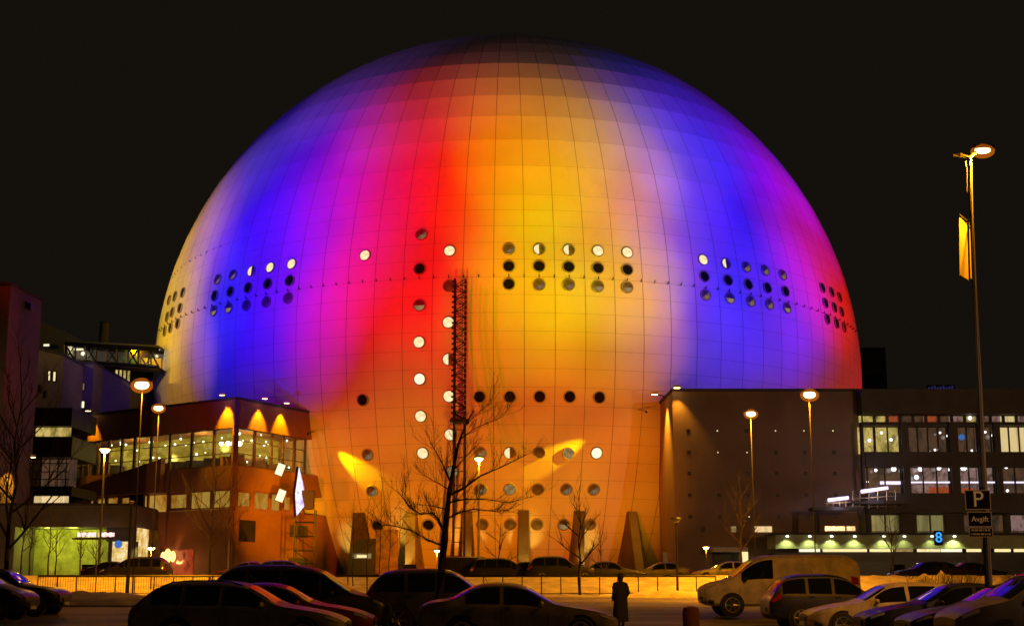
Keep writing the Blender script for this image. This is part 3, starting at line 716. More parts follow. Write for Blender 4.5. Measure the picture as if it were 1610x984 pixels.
box_on(off, xo(1465), xo(1496), YO+.9, YO+1.2, zo(775.5), zo(764), 'office_red', 'counter'); box_on(off, xo(1510), xo(1535), YO+.9, YO+1.2, zo(775.5), zo(766), 'office_red', 'counter')
mb = MB(); mb.ball((0, 0, 0), 0.34, 'sign_dim_cyan', 10, 6); o = mb.build('lit_globe', off); o.location = at(1512, 687, YO+.9)-off.location
for px0, px1, m, n in ((1367, 1412, 'office_green', 2), (1438, 1482, 'office_green', 2), (1512, 1576, 'office_dim', 3), (1585, 1640, 'office_pink', 2)):
    bay(px0, px1, 808, 836, m, n, 0.9)
box_on(off, ox0+.01, xo(1366), YO+.01, YO+.8, zo(838)+.003, zo(806)-.003, 'office_wall', 'pier')
for a, b in ((1413, 1437), (1483, 1511), (1577, 1584), (1641, 1760)): box_on(off, xo(a), xo(b), YO+.01, YO+.8, zo(838)+.003, zo(806)-.003, 'office_wall', 'pier')
def graze(p0, p1, back, out0, out1, power, deg, side, rgb=(1, .50, .0)):
    a = sph(*on_globe(*p0), GR+out0); b = sph(*on_globe(*p1), GR+out1); d = (b-a).normalized(); a = a-d*back
    spot(a, b, rgb, power, deg, .8, .06, 'shell_beam')
    t_ = thing('shell_spotlight', 'small spotlight throwing a yellow streak over the lower globe, '+side+' one of two', 'spotlight', a-d*.3, group='spotlights grazing the globe')
    mb = MB(); mb.tube([Vector((0, 0, 0)), d*.25], [.12, .16], 'steel_dark', 8); mb.build('housing', t_); n_ = (a-GC).normalized(); mb = MB(); mb.bar((0, 0, 0), -n_*(out0+1.2), .04); mb.build('bracket', t_)
graze((508, 690), (660, 812), 1.2, 1.3, .25, 22000, 25, 'left'); graze((948, 676), (780, 765), 5.0, 1.6, .4, 42000, 17, 'right')
# low wing in front with green-lit wall lamps
YW = 134.0
wing = thing('shop_wing', 'low shop wing with row of pale green lamp pools above its windows', 'building', (X(1216, YW), YW, 1.0))
def xw(px): return X(px, YW)
def zw(py): return Z(py, YW)
mat('wing_wall', (0.30, 0.33, 0.18), 0.8, var=0.15, scale=0.8)
box_on(wing, xw(1216), xw(1760), YW, YW+4.3, zw(862), zw(840), 'wing_wall', 'wall')
box_on(wing, xw(1216), xw(1760), YW+.3, YW+4.3, -0.5, zw(868), 'black_metal', 'shopfront')
box_on(wing, xw(1212), xw(1760), YW-.9, YW+4.3, zw(840)+.004, zw(837.5), 'roofing', 'roof')
for px0, px1, m in ((1253, 1285, 'bulb'), (1290, 1358, 'poster_lit'), (1363, 1398, 'poster_lit'), (1402, 1430, 'port_dim'), (1437, 1472, 'port_lit'), (1474, 1506, 'bulb'), (1514, 1536, 'poster_lit'), (1558, 1582, 'poster_lit'), (1588, 1606, 'poster_lit')):
    m = {'bulb': 'port_bright'}.get(m, m); box_on(wing, xw(px0), xw(px1), YW-.05, YW+.2, zw(867), zw(862.6), m, 'window')
for px, s in ((1233, 1), (1268, .95), (1302, 1.25), (1338, 1.1), (1383, 1.1), (1415, .45), (1458, .5), (1493, 1.8)):
    p = Vector((xw(px), YW-.55, zw(843))); l = p-wing.location; mb = MB(); mb.ball(l, 0.13, 'bulb', 8, 5, (1.4, 1, .7)); mb.bar(l, l+Vector((0, .6, .15)), .03); mb.build('wall_lamp', wing)
    spot(p-Vector((0, 0, .12)), p+Vector((0, .28, -1.6)), (0.92, 1.0, 0.42), 190*s, 120, 0.6, 0.08, 'wall_lamp_beam')
for px0, px1 in ((1294, 1325), (1328, 1341)):
    box_on(hall, X(px0), X(px1), YH-.09, YH+.1, Z(834), Z(827), 'office_cream', 'window')
# blue figure eight neon on the wing
def text_obj(s, size, m, name, parent, loc, rot=(math.pi/2, 0, 0), ext=0.01, align='CENTER'):
    c = bpy.data.curves.new(name, 'FONT'); c.body = s; c.size = size; c.extrude = ext; c.align_x = align; c.align_y = 'CENTER'; c.materials.append(MATS[m])
    o = bpy.data.objects.new(name, c); COL.objects.link(o); o.location = loc; o.rotation_euler = rot
    bpy.context.view_layer.update(); me = bpy.data.meshes.new_from_object(o.evaluated_get(bpy.context.evaluated_depsgraph_get()))
    bpy.data.objects.remove(o); o = bpy.data.objects.new(name, me); COL.objects.link(o); o.location = loc; o.rotation_euler = rot
    if parent: o.parent = parent
    return o
ns = thing('neon_sign', 'glowing blue figure eight neon sign above the shop windows', 'sign', at(1476, 845, YW-1.2))
t8 = text_obj('8', 1.5, 'sign_glow_blue', 'neon_figure', ns, (0, 0, 0), ext=0.06)
mb = MB(); mb.box(-.42, .42, .1, .2, -.75, .75, 'sign_blue'); mb.bar((0, .15, 0), (0, 1.1, 0), .05); mb.build('backing', ns)
# outdoor stair with lit handrail strips between hall and offices
st = thing('outdoor_stair', 'steel outdoor stair and gallery with violet white light strips', 'stair', (X(1290, 136), 136, 1.0))
def ps(px, py, Y=136.0): return at(px, py, Y)-st.location
mb = MB(); mb.bar(ps(1287, 800), ps(1287, 845), .1); mb.bar(ps(1281, 800), ps(1281, 845), .1)
for k in range(12): mb.bar(ps(1281, 802+k*3.6), ps(1287, 802+k*3.6), .05)
mb.build('ladder', st)
mb = MB(); mb.box(*[v for v in (ps(1278, 800).x, ps(1352, 800).x)], -.2, 2.0, ps(1290, 802).z, ps(1290, 797).z, 'steel_dark'); mb.box(ps(1340, 800).x, ps(1425, 800).x, -.2, 2.0, ps(1290, 792).z, ps(1290, 787).z, 'steel_dark'); mb.build('gallery_floor', st)
mat('rail_orange', (0.35, 0.24, 0.13), 0.5, 0.3)
mb = MB()
for px in (1300, 1310, 1320, 1330): mb.bar(ps(px, 797), ps(px, 786), .05, 'rail_orange')
for px in (1341, 1352, 1366, 1380, 1394, 1408): mb.bar(ps(px, 799), ps(px, 771), .05, 'rail_orange')
mb.bar(ps(1296, 791), ps(1340, 789), .05, 'rail_orange'); mb.bar(ps(1341, 784), ps(1412, 779), .05, 'rail_orange'); mb.bar(ps(1338, 797), ps(1410, 795), .05, 'rail_orange'); mb.build('railing', st)
for a, b in (((1302, 786), (1334, 782)), ((1354, 772.5), (1396, 766.5))):
    mb = MB(); mb.bar(ps(*a), ps(*b), .2, 'strip_violet', 6); mb.build('light_strip', st)
    c = (at(*a, 136)+at(*b, 136))/2; point(c+Vector((0, -.8, -.4)), (0.9, .75, 1), 120, .3, 'strip_light')

# ------------------------------------------------------------------ buildings at the left
tb = thing('tall_block', 'plain tall pinkish grey block at the left edge of the picture', 'building', (at(17, 447, 118).x, 118, 1.0))
tx = at(17, 447, 118).x; tzt = at(17, 447, 118).z; tx2 = at(62, 470, 125).x
mat('block_render', (0.17, 0.145, 0.125), 0.9, var=0.14, scale=0.18, detail=8)
mb = MB(); mb.prism([(-30, 0), (0, 0), (tx2-tx+.2, 7.2), (-30, 7.2)], -1, tzt-1, 'block_render'); mb.build('wall', tb, fix=True)
mb = MB(); mb.prism([(-30, -.15), (.1, -.15), (tx2-tx+.35, 7.3), (-30, 7.3)], tzt-1+.003, tzt-.8, 'roofing'); mb.build('roof_edge', tb, fix=True)
for px, py in ((41, 480), (46, 482)):
    p = at(px, py, 121.6)-tb.location; mb = MB(); mb.box(p.x-.1, p.x+.25, p.y-.25, p.y+.25, p.z-.3, p.z+.3, 'black_metal'); mb.build('vent', tb)
def lamp_box(parent, p, d=(0, 1, 0)):
    l = Vector(p)-parent.location; mb = MB(); mb.box(l.x-.2, l.x+.2, l.y-.2, l.y+.2, l.z-.1, l.z+.15, 'pale_paint'); mb.box(l.x-.16, l.x+.16, l.y-.16, l.y+.16, l.z-.13, l.z-.101, 'lamp_sodium'); mb.build('wash_lamp', parent)
p = at(44, 717, 121.0)+Vector((0.5, 0, 0)); lamp_box(tb, p); spot(p-Vector((0, 0, .2)), (p.x-2.6, 119, p.z-6.5), (1, .42, .02), 2600, 62, .35, .1, 'wall_wash_beam')
# dark block, mid building, purple building, skywalk
def simple_block(name, label, pxs, py_top, Y, depth, m, zb=-0.5, py_top2=None):
    x0, x1 = at(pxs[0], py_top, Y).x, at(pxs[1], py_top, Y).x; z0 = at(pxs[0], py_top, Y).z; z1 = at(pxs[1], py_top2, Y).z if py_top2 else z0
    t = thing(name, label, 'building', (x0, Y, 1.0)); mb = MB()
    mb.prism([(0, 0), (x1-x0, 0), (x1-x0, depth), (0, depth)], zb-1, [z0-1, z1-1, z1-1, z0-1], m); mb.build('wall', t, fix=True)
    mb = MB(); mb.prism([(-.1, -.12), (x1-x0+.1, -.12), (x1-x0+.1, depth), (-.1, depth)], zb-1, [z0-.9, z1-.9, z1-.9, z0-.9], 'roofing')
    vs = mb.v; 
    for i in range(4): vs[i] = (vs[i][0], vs[i][1], vs[4+i][2]-.25+.16)
    for i in range(4): vs[4+i] = (vs[4+i][0], vs[4+i][1], vs[4+i][2]+.16)
    mb.build('roof_edge', t, fix=True); return t
def face_win(t, px0, px1, py0, py1, m, Y, name='window'):
    a, b = at(px0, py1, Y), at(px1, py0, Y); l = t.location; mb = MB()
    mb.box(a.x-l.x-.12, b.x-l.x+.12, -.1, .05, a.z-1-.12, b.z-1+.12, 'black_metal'); w = mb.build(name, t)
    mb = MB(); mb.box(a.x-l.x, b.x-l.x, -.13, -.101, a.z-1, b.z-1, m); mb.build('pane', w)
mb_ = simple_block('apartment_block', 'brownish block with two narrow lit windows under the skywalk', (52, 101), 548, 160, 14, 'far_wall', py_top2=560)
face_win(mb_, 76, 79.5, 584, 598, 'port_lit', 160); face_win(mb_, 84, 88, 585, 599, 'port_lit', 160)
for (a, b) in ((62, 606), (70, 615)): face_win(mb_, a-1.5, a+1.5, b, b+10, 'dark_glass', 160)
d1 = simple_block('dark_tower', 'nearly black building with sloping top rising above the skywalk end', (58, 108), 506, 172, 14, 'roofing', py_top2=527)
face_win(d1, 69, 78, 541, 544.5, 'port_bright', 172)
d2 = simple_block('brick_block', 'dull brown building with one small lit window behind the foyer roof', (101, 148), 572, 168, 14, 'far_wall')
face_win(d2, 127, 133, 631, 641, 'port_bright', 168); face_win(d2, 130, 133, 603, 613, 'port_dim', 168)
d3 = simple_block('gabled_block', 'purple lit gable building between skywalk and foyer roof', (153, 206), 574, 172, 14, 'far_wall', py_top2=604)
spot(at(120, 520, 150), at(180, 610, 172), (0.30, 0.12, 1.0), 3000, 40, 1.0, .5, 'purple_building_beam')
d4 = simple_block('lit_office', 'small dark office with bright window grid under the skywalk', (150, 222), 568, 186, 14, 'roofing')
for i in range(4): face_win(d4, 181+i*6.4, 186+i*6.4, 577, 604, 'office_warm', 186)
ch = thing('chimney', 'stubby chimney lit purple above the skywalk roof', 'chimney', at(163, 536, 190)); mb = MB()
h_ = at(163, 508, 190).z-at(163, 536, 190).z; mb.rings([[(r*math.cos(t), r*math.sin(t), z) for t in [2*math.pi*i/14 for i in range(14)]] for r, z in ((.75, -6), (.75, h_*.8), (.62, h_*.85), (.62, h_))], 'far_wall'); mb.build('stack', ch, smooth=40)
mb = MB(); mb.rings([[(r*math.cos(t), r*math.sin(t), z) for t in [2*math.pi*i/14 for i in range(14)]] for r, z in ((.72, h_+.003), (.72, h_+.2))], 'roofing'); mb.build('cap', ch)
sw = thing('skywalk', 'glazed footbridge with truss bracing lit from inside, left of the globe', 'footbridge', (at(105, 550, 172).x, 172, at(105, 570, 172).z))
def pw(px, py, Y=172.0): return at(px, py, Y)-sw.location
A0, A1, B0, B1 = pw(102, 541), pw(250, 549), pw(102, 567), pw(250, 577)
A0.z += 0; mb = MB()
for (a, b) in ((A0, A1), (B0, B1)):
    for dy in (0, 3.2): mb.bar(a+Vector((0, dy, 0)), b+Vector((0, dy, 0)), .26, 'black_metal')
mb.build('chord', sw)
mb = MB(); mb.add([B0, B1, B1+Vector((0, 3.2, 0)), B0+Vector((0, 3.2, 0)), B0-Vector((0, 0, .3)), B1-Vector((0, 0, .3)), B1+Vector((0, 3.2, -.3)), B0+Vector((0, 3.2, -.3))], [(0, 1, 2, 3), (7, 6, 5, 4), (0, 4, 5, 1), (3, 2, 6, 7)], 'concrete_dark'); mb.build('deck', sw)
mb = MB(); mb.add([v+Vector((0, 0, .25)) for v in (A0-Vector((0, .3, 0)), A1-Vector((0, .3, 0)), A1+Vector((0, 3.5, 0)), A0+Vector((0, 3.5, 0)))]+[v+Vector((0, 0, .5)) for v in (A0-Vector((0, .3, 0)), A1-Vector((0, .3, 0)), A1+Vector((0, 3.5, 0)), A0+Vector((0, 3.5, 0)))], [(3, 2, 1, 0), (4, 5, 6, 7), (0, 1, 5, 4), (1, 2, 6, 5), (2, 3, 7, 6), (3, 0, 4, 7)], 'roofing'); mb.build('roof', sw)
N = 9; mb = MB()
for i in range(N):
    a = A0+(A1-A0)*(i/N); b = B0+(B1-B0)*((i+1)/N); c = B0+(B1-B0)*(i/N)
    mb.bar(a, b if i % 2 == 0 else c, .12, 'black_metal'); mb.bar(a, c, .1, 'black_metal')
    if i % 2: mb.bar(a, B0+(B1-B0)*((i-1)/N) if i > 0 else c, .08, 'black_metal')
mb.build('truss', sw)
g = MB(); o_ = Vector((0, .2, 0)); g.quad(B0+o_, B1+o_, A1+o_, A0+o_, 'clear_glass'); g.build('glazing', sw)
room_emit('bridge_in', [(0.02, 0.014, 0.01), (0.075, 0.05, 0.035), (0.13, 0.09, 0.06)], 0.55, 0.25, 0.3)
g = MB(); o_ = Vector((0, 3.1, 0)); g.quad(B0+o_, B1+o_, A1+o_, A0+o_, 'bridge_in'); g.build('rear_wall', sw)
for px in (116, 122, 228, 236, 243):
    p = pw(px, 546.5)+Vector((0, 1.2, 0)); mb = MB(); mb.box(p.x-.35, p.x+.35, p.y-.2, p.y+.2, p.z-.12, p.z+.1, 'port_bright'); mb.build('light', sw)
point(at(118, 549, 173.4), (1, .8, .45), 350, .2, 'skywalk_light'); point(at(236, 553, 173.4), (1, .75, .4), 70, .2, 'skywalk_light')

# glazed stair tower between the tall block and the foyer
gl = thing('stair_tower', 'dark banded stair tower with dim glazing beside the tall block', 'building', (at(50, 700, 132).x, 132, 1.0))
def gbox(px0, px1, py0, py1, y0, y1, m, name): return box_on(gl, at(px0, py1, 132).x, at(px1, py1, 132).x, 132+y0, 132+y1, at(50, py1, 132).z, at(50, py0, 132).z, m, name)
gbox(46, 112, 641, 670, 0, 8, 'black_metal', 'parapet'); gbox(46, 112, 686, 718, 0, 8, 'black_metal', 'spandrel'); gbox(46, 112, 764, 779, 0, 8, 'black_metal', 'spandrel'); gbox(46, 112, 790, 920, 0, 8, 'office_wall', 'lower_wall')
gbox(50, 106, 670.4, 685.6, 1, 1.1, 'office_warm', 'office_window'); gbox(50, 104, 778.9+.2, 789.6, .6, .7, 'office_cream', 'office_window'); gbox(50, 106, 718.4, 763.6, 2.5, 2.6, 'office_dim', 'stair_window')
mb = MB()
for px in (52, 65, 78, 91, 104): 
    a = at(px, 720, 132)-gl.location; mb.bar((a.x, .2, at(px, 764, 132).z-1), (a.x, .2, a.z), .06, 'black_metal')
for py in (728, 741, 753): mb.bar((at(50, py, 132).x-gl.location.x, .2, at(50, py, 132).z-1), (at(108, py, 132).x-gl.location.x, .2, at(50, py, 132).z-1), .05, 'black_metal')
mb.build('mullions', gl)
lw = at(118, 730, 146); lamp_box(pod, lw+Vector((0, -3, 0))); spot(lw+Vector((0, -3, -.3)), lw+Vector((.6, 4, -9)), (1, .42, .02), 2200, 40, .6, .1, 'wall_wash_beam')
room_emit('entry_room', [(0.10, 0.06, 0.01), (0.70, 0.42, 0.08), (1.0, 0.85, 0.45), (0.35, 0.18, 0.03)], 0.95, 0.6, 0.6)
# low street building with green lit recess, canopy lettering and entrance
YL = 116.0
low = thing('street_building', 'long low brown building with yellow green lit recess and canopy', 'building', (at(-60, 800, YL).x, YL, 1.0))
def lbox(px0, px1, py0, py1, y0, y1, m, name): return box_on(low, at(px0, py1, YL).x, at(px1, py1, YL).x, YL+y0, YL+y1, at(100, py1, YL).z, at(100, py0, YL).z, m, name)
lbox(-80, 206, 794, 828, 0, 9, 'concrete_dark', 'upper_wall'); lbox(-80, 18, 828.1, 920, 0, 9, 'concrete_dark', 'side_wall'); lbox(18.1, 206, 828.1, 920, 5, 9, 'green_wall', 'recess_wall'); lbox(-80, 206, 791, 793.8, -.2, 9, 'roofing', 'roof_edge'); lbox(162, 206, 828.1, 920, 1.6, 4.8, 'entry_room', 'entrance_glow')
lbox(160, 206.5, 828.1, 850, 1.3, 1.58, 'office_wall', 'lintel'); lbox(160, 165, 850.1, 920, 1.3, 1.58, 'office_wall', 'jamb'); lbox(196, 206.5, 850.1, 920, 1.3, 1.58, 'office_wall', 'jamb')
for x in (30, 75, 115): 
    p = at(x, 832, YL+2.2); point(p, (0.95, 1.0, 0.10), 300, .25, 'recess_light')
cs = MB()
for i in range(14):
    px = 122+i*4.15
    if i == 7: continue
    hh = (3.6, 3.0, 3.6, 2.6)[i % 4]; a = at(px, 840-hh, YL-.6)-low.location; b = at(px+3.2, 840+hh, YL-.6)-low.location
    cs.box(a.x, b.x, a.y, a.y+.12, b.z, a.z, 'sign_pink')
cs.build('canopy_lettering', low)
lbox(120, 182, 845.5, 848, -1.2, -.01, 'office_wall', 'canopy')
mb = MB(); c = at(186, 855, YL-.3)-low.location; mb.ball(c, .36, 'sign_dim_cyan', 14, 6, (1, .18, 1)); mb.build('round_sign', low)
wd_ = thing('wedge_tent', 'yellow lit triangular canvas tent near the foyer entrance', 'tent', at(217, 888, 118)); mb = MB()
hh = at(217, 862, 118).z-at(217, 888, 118).z; mb.add([(-.65, -.5, -.4), (.75, -.5, -.4), (.75, .6, -.4), (-.65, .6, -.4), (-.55, 0, hh)], [(0, 1, 4), (1, 2, 4), (2, 3, 4), (3, 0, 4)], 'banner_cloth'); mb.build('canvas', wd_)
mb = MB(); mb.bar((-.55, 0, -.4), (-.55, 0, hh+.15), .05); mb.build('pole', wd_)
spot(at(219, 858, 116.5), at(217, 880, 118), (1, .85, .2), 220, 80, 1, .1, 'tent_beam')
# far high-rise behind the hall
fb = simple_block('high_rise', 'distant unlit high-rise behind the hall roof right of the globe', (1336, 1392), 548, 330, 30, 'far_wall')
for r in range(3):
    for c in range(5): face_win(fb, 1351+c*7, 1356+c*7, 590+r*11, 596+r*11, 'dark_glass', 330)
fs_ = thing('roof_sign', 'faint blue lettering panel on the dark roof right of the globe', 'sign', at(1480, 612, 200)); mb = MB()
for i in range(9):
    w_ = .28; mb.box(-2.1+i*.47, -2.1+i*.47+w_, 0, .1, 0, .35+.12*(i % 3), 'sign_dim_blue')
mb.build('letters', fs_); mb = MB(); mb.box(-2.3, 2.3, .2, .3, -1.5, .75, 'black_metal'); mb.build('backing', fs_)

# lattice mast in front of the globe
lm = thing('lattice_mast', 'dark lattice mast with ladder bracing standing in front of the globe', 'mast', (at(721, 880, 144.6).x, 144.6, 1.0))
zt = at(721, 440, 144.6).z-1; zm = at(721, 660, 144.6).z-1; hw = .62
mb = MB()
for sx in (-hw, hw):
    for sy in (-hw, hw): mb.bar((sx, sy, zm), (sx, sy, zt), .13, 'black_metal'); 
mb.build('upper_chords', lm); mb = MB(); k = 0; z = zm
while z < zt-.7:
    for sy in (-hw, hw):
        mb.bar((-hw if k % 2 else hw, sy, z), (hw if k % 2 else -hw, sy, z+.75), .055, 'black_metal')
    for sx in (-hw, hw): mb.bar((sx, -hw, z), (sx, hw, z+.75), .05, 'black_metal')
    mb.bar((-hw, -hw, z), (hw, -hw, z), .05, 'black_metal'); k += 1; z += .75
mb.build('lacing', lm); mb = MB(); k = 0; z = zm
while z < zt:
    mb.box(-hw-.34, -hw+.1, -hw-.12, -hw, z, z+.22, 'black_metal'); mb.box(hw-.12, hw+.16, -hw-.12, -hw, z+.3, z+.46, 'steel_grey'); z += .62
mb.build('climbing_pegs', lm); mb = MB()
for sx in (-hw, hw): mb.bar((sx, 0, -.2), (sx, 0, zm), .16, 'steel_dark', 6)
z = 1.0
while z < zm: mb.bar((-hw, 0, z), (hw, 0, z), .05, 'steel_dark'); z += 1.6
mb.build('lower_legs', lm); mb = MB(); mb.box(-1.1, 1.1, -.9, .9, zm-.35, zm, 'black_metal'); mb.build('platform', lm)

# kiosk and gate at the globe's foot
ki = thing('ticket_kiosk', 'dark barrel roofed kiosk with green yellow lit hatch at the globe foot', 'kiosk', (at(568, 895, 130).x, 130, 1.0)); mb = MB()
w0, w1 = at(547, 880, 130).x-ki.location.x, at(589, 880, 130).x-ki.location.x; H = at(568, 846, 130).z-1
mb.rings([[(w0+(w1-w0)*.0, y, 0), (w1, y, 0), (w1, y, H), (w0+(w1-w0)*.35, y, H*.96), (w0+(w1-w0)*.1, y, H*.78), (w0, y, H*.55)] for y in (0, 3)], 'concrete_dark'); mb.build('body', ki, fix=True)
mb = MB(); mb.box(w0+.5, w1-.35, -.06, .05, H*.5, H*.62, 'port_dim'); mb.build('hatch', ki); mb = MB(); mb.box(w0+.9, w1-.8, -.08, -.061, H*.52, H*.585, 'poster_lit'); mb.build('hatch_light', ki)
pn = thing('hoarding_panel', 'tan painted hoarding panel with scribbled dark pattern beside the kiosk', 'hoarding', (at(607, 895, 131).x, 131, 1.0)); mb = MB()
a = at(591, 850, 131).x-pn.location.x; b = at(626, 850, 131).x-pn.location.x; H2 = at(607, 832, 131).z-1
mat('hoarding', (0.52, 0.32, 0.12), 0.7, var=0.5, scale=1.3, detail=7); mb.box(a, b, 0, .12, .5, H2, 'hoarding'); mb.build('board', pn)
for x in (a+.1, b-.1, (a+b)/2): mb = MB(); mb.bar((x, .2, 0), (x, .2, H2), .06); mb.build('post', pn)

# LED screen on its scaffold tower
sc = thing('led_screen', 'tilted diamond LED screen glowing lilac on scaffold tower', 'screen', (at(478, 890, 141).x, 141, 1.0)); mb = MB()
def pq(px, py, Y=140.0): return at(px, py, Y)-sc.location
fr = [pq(470, 733, 140.2), pq(464, 776, 139.2), pq(466, 811, 139.2), pq(479, 795, 140.6), pq(478, 766, 141.2)]
room_emit('led', [(0.10, 0.06, 0.75), (0.55, 0.45, 1.0), (1.0, 0.95, 1.0), (0.16, 0.08, 0.8)], 1.15, 0.5, 0.5)
n0 = (fr[1]-fr[0]).cross(fr[3]-fr[0]).normalized()
if n0.y > 0: n0 = -n0
mb.add(fr+[v-n0*.35 for v in fr], [(0, 1, 2, 3, 4)], 'led'); mb.add(fr+[v-n0*.35 for v in fr], [(9, 8, 7, 6, 5)]+[(i, 5+i, 5+(i+1) % 5, (i+1) % 5) for i in range(5)], 'black_metal'); mb.build('display', sc)
mb = MB(); q = pq(486, 785, 141); mb.box(q.x-.75, q.x+.55, -.5, .5, q.z-1.1, q.z+1.0, 'black_metal'); mb.build('speaker_box', sc)
mb = MB(); xs = (pq(463, 890, 141).x, pq(494, 890, 141).x)
for x in xs:
    for y in (-.7, .7): mb.bar((x, y, -.2), (x, y, pq(478, 800).z), .07, 'steel_dark', 5)
for py in (820, 842, 865, 885):
    z = pq(478, py).z
    for y in (-.7, .7): mb.bar((xs[0], y, z), (xs[1], y, z), .05, 'steel_dark')
    mb.bar((xs[0], -.7, z), (xs[1], -.7, z-1.4), .04, 'steel_dark')
mb.build('scaffold', sc)
fl = None
for px, py in ((441, 738), (442, 779)):  # glowing boxes added in place of the screen's reflections in the facade
    p = at(px, py, 143.2); t_ = thing('reflection_box', 'white glowing box in place of a screen reflection on the foyer wall, '+('upper' if py < 750 else 'lower')+' of the pair beside the LED screen', 'floodlight', p, group='stand-in reflections beside the LED screen'); mb = MB()
    mb.box(-.5, .5, -.2, .25, -.75, .75, 'steel_dark', rz=.3); mb.build('housing', t_); t_.rotation_euler = (0, .35, 0)
    mb = MB(); mb.box(-.42, .42, -.24, -.205, -.66, .66, 'port_bright', rz=.3); mb.build('lens', t_); mb = MB(); mb.bar((0, .2, 0), (0.3, 3.6, .6), .06); mb.build('bracket', t_)

# ------------------------------------------------------------------ street lamps
def ground_at(px, Y): x = at(px, 900, Y).x; return Vector((x, Y, gz(x, Y)))
def lamp_post(px, py, Y, label, style='top', power=600, rgb=SOD, group=None, lit=True, arm=0.0, r=.07, beam=None, head=1.0, name='street_lamp', pm=None, cone=150):
    g = ground_at(px, Y); top = at(px, py, Y); t = thing(name, label, 'street lamp', g, group=group); h = top.z-g.z
    off = Vector((top.x-g.x, 0, 0))*0; mb = MB(); bx = top.x-g.x
    mb.tube([(bx, 0, -.1), (bx, 0, h*.5), (bx, 0, h-(.15 if style == 'top' else -.05))], [r*1.3, r*1.05, r*.8], pm or ('steel_grey' if lit else 'steel_dark'), 8); mb.build('pole', t, smooth=40)
    m = 'lamp_sodium' if lit else 'grey_glass'
    if style == 'top':     # lantern on the pole top: cap over a glowing bowl
        mb = MB(); s = head; mb.rings([[(bx+rr_*s*math.cos(a), rr_*s*math.sin(a), h+z*s) for a in [2*math.pi*i/12 for i in range(12)]] for rr_, z in ((.10, .22), (.30, .17), (.34, .10), (.30, .07))], 'steel_dark'); mb.build('lamp_cap', t)
        mb = MB(); mb.rings([[(bx+rr_*s*math.cos(a), rr_*s*math.sin(a), h+z*s) for a in [2*math.pi*i/12 for i in range(12)]] for rr_, z in ((.27, .068), (.24, -.02), (.14, -.12), (.05, -.15))], m if lit else 'grey_glass'); mb.build('lamp_bowl', t)
    else:                  # flat road lantern on a short arm
        mb = MB(); s = head; mb.bar((bx, 0, h-.1), (bx+arm, -.1, h+.06), .045, 'steel_grey', 6); mb.build('arm', t)
        mb = MB(); mb.rings([[(bx+arm+x_*s, y_*s-.1, h+z*s) for x_, y_ in ((-.42, -.12), (0, -.2), (.42, -.14), (.42, .14), (0, .2), (-.42, .12))] for z in (.12, .22)], 'steel_dark'); mb.build('lantern', t)
        mb = MB(); mb.ball((bx+arm, -.12, h+.0*s), .25*s, m, 14, 8, (1.2, .8, .70)); lb = mb.build('lamp_bowl', t, smooth=60); mb = MB(); mb.ball((bx+arm, -.12, h-.02*s), .40*s, 'amber_halo', 16, 10, (1.15, .9, .8)); mb.build('lamp_halo', lb, smooth=60)
    if lit and power:
        lp = g+Vector((bx+arm, -.42 if style != 'top' else -.12, h-.25*head))
        if beam: spot(lp, lp+Vector(beam), rgb, power, cone, .6, .10, 'street_lamp_beam')
        else: point(lp, rgb, power, .15, 'street_lamp_light')
    return t
lamp_post(1272, 621, 69.5, 'tall car park lamp glowing in front of the hall roof edge', 'road', 8500, beam=(0, .12, -1), head=1.15, r=.03, pm='rubber')
lamp_post(1180, 651, 70.0, 'car park lamp glowing against the middle of the brown hall wall', 'road', 11000, beam=(-.6, .3, -1), head=.9, r=.03, pm='rubber')
lamp_post(224, 606, 69.5, 'brightest orange lamp, beside the left flank of the globe', 'road', 8000, beam=(0.1, .42, -1), cone=112, head=1.35, r=.03, pm='rubber')
lamp_post(250, 642, 72.5, 'tall lamp glowing above the foyer roof edge', 'road', 5500, beam=(-.1, .2, -1), cone=112, head=.9, r=.03, pm='rubber')
lamp_post(165, 708, 88, 'tall pole lamp glowing in front of the foyer glazing', 'top', 1500, head=1.3, r=.08)
lamp_post(753, 722, 89, 'slender lamp post standing before the middle of the globe', 'top', 1800, head=1.1, r=.075)
lamp_post(238, 862, 112, 'short white topped lamp left of the red entrance glow', 'top', 420, head=1.15, r=.06)
lamp_post(687, 866, 126, 'short lamp glowing behind the main bare tree trunk', 'top', 420, head=1.0, r=.06)
lamp_post(1110, 861, 104, 'short lamp glowing just above the white van nose', 'top', 520, head=.9, r=.03, pm='rubber')
lamp_post(1063, 818, 71, 'unlit black lamp post in front of the hall corner', 'top', 0, lit=False, head=.95, r=.06)
lamp_post(207, 790, 70, 'unlit dark post in front of the foyer entrance', 'top', 0, lit=False, head=.5, r=.09)
# big car park lamp with its two banners
BP = 30.0
g = ground_at(1553, BP); bp = thing('banner_lamp', 'tall leaning lamp post with glowing lantern and two hanging yellow banners', 'street lamp', g)
top = at(1525, 248, BP)-g; mid = at(1527, 335, BP)-g; low_ = at(1532, 450, BP)-g
mb = MB(); mb.tube([(0, 0, -.2), (0+low_.x*.5, 0, low_.z*.5), low_, mid, top], [.085, .07, .055, .05, .04], 'steel_grey', 8); mb.build('pole', bp, smooth=40)
mb = MB(); mb.tube([mid+Vector((0, 0, .25)), mid+Vector((-.07, 0, .55)), top+Vector((-.10, 0, -.35)), top+Vector((-.12, 0, -.1))], .02, 'steel_grey', 6); mb.build('cable', bp, smooth=40)
hd = at(1545, 238, BP)-g
mb = MB(); mb.bar(top, hd+Vector((-.1, 0, .05)), .035, 'steel_grey', 6); mb.tube([top, top+Vector((-.25, 0, .06)), top+Vector((-.42, 0, .06))], [.04, .06, .05], 'steel_dark', 6); mb.build('arm', bp)
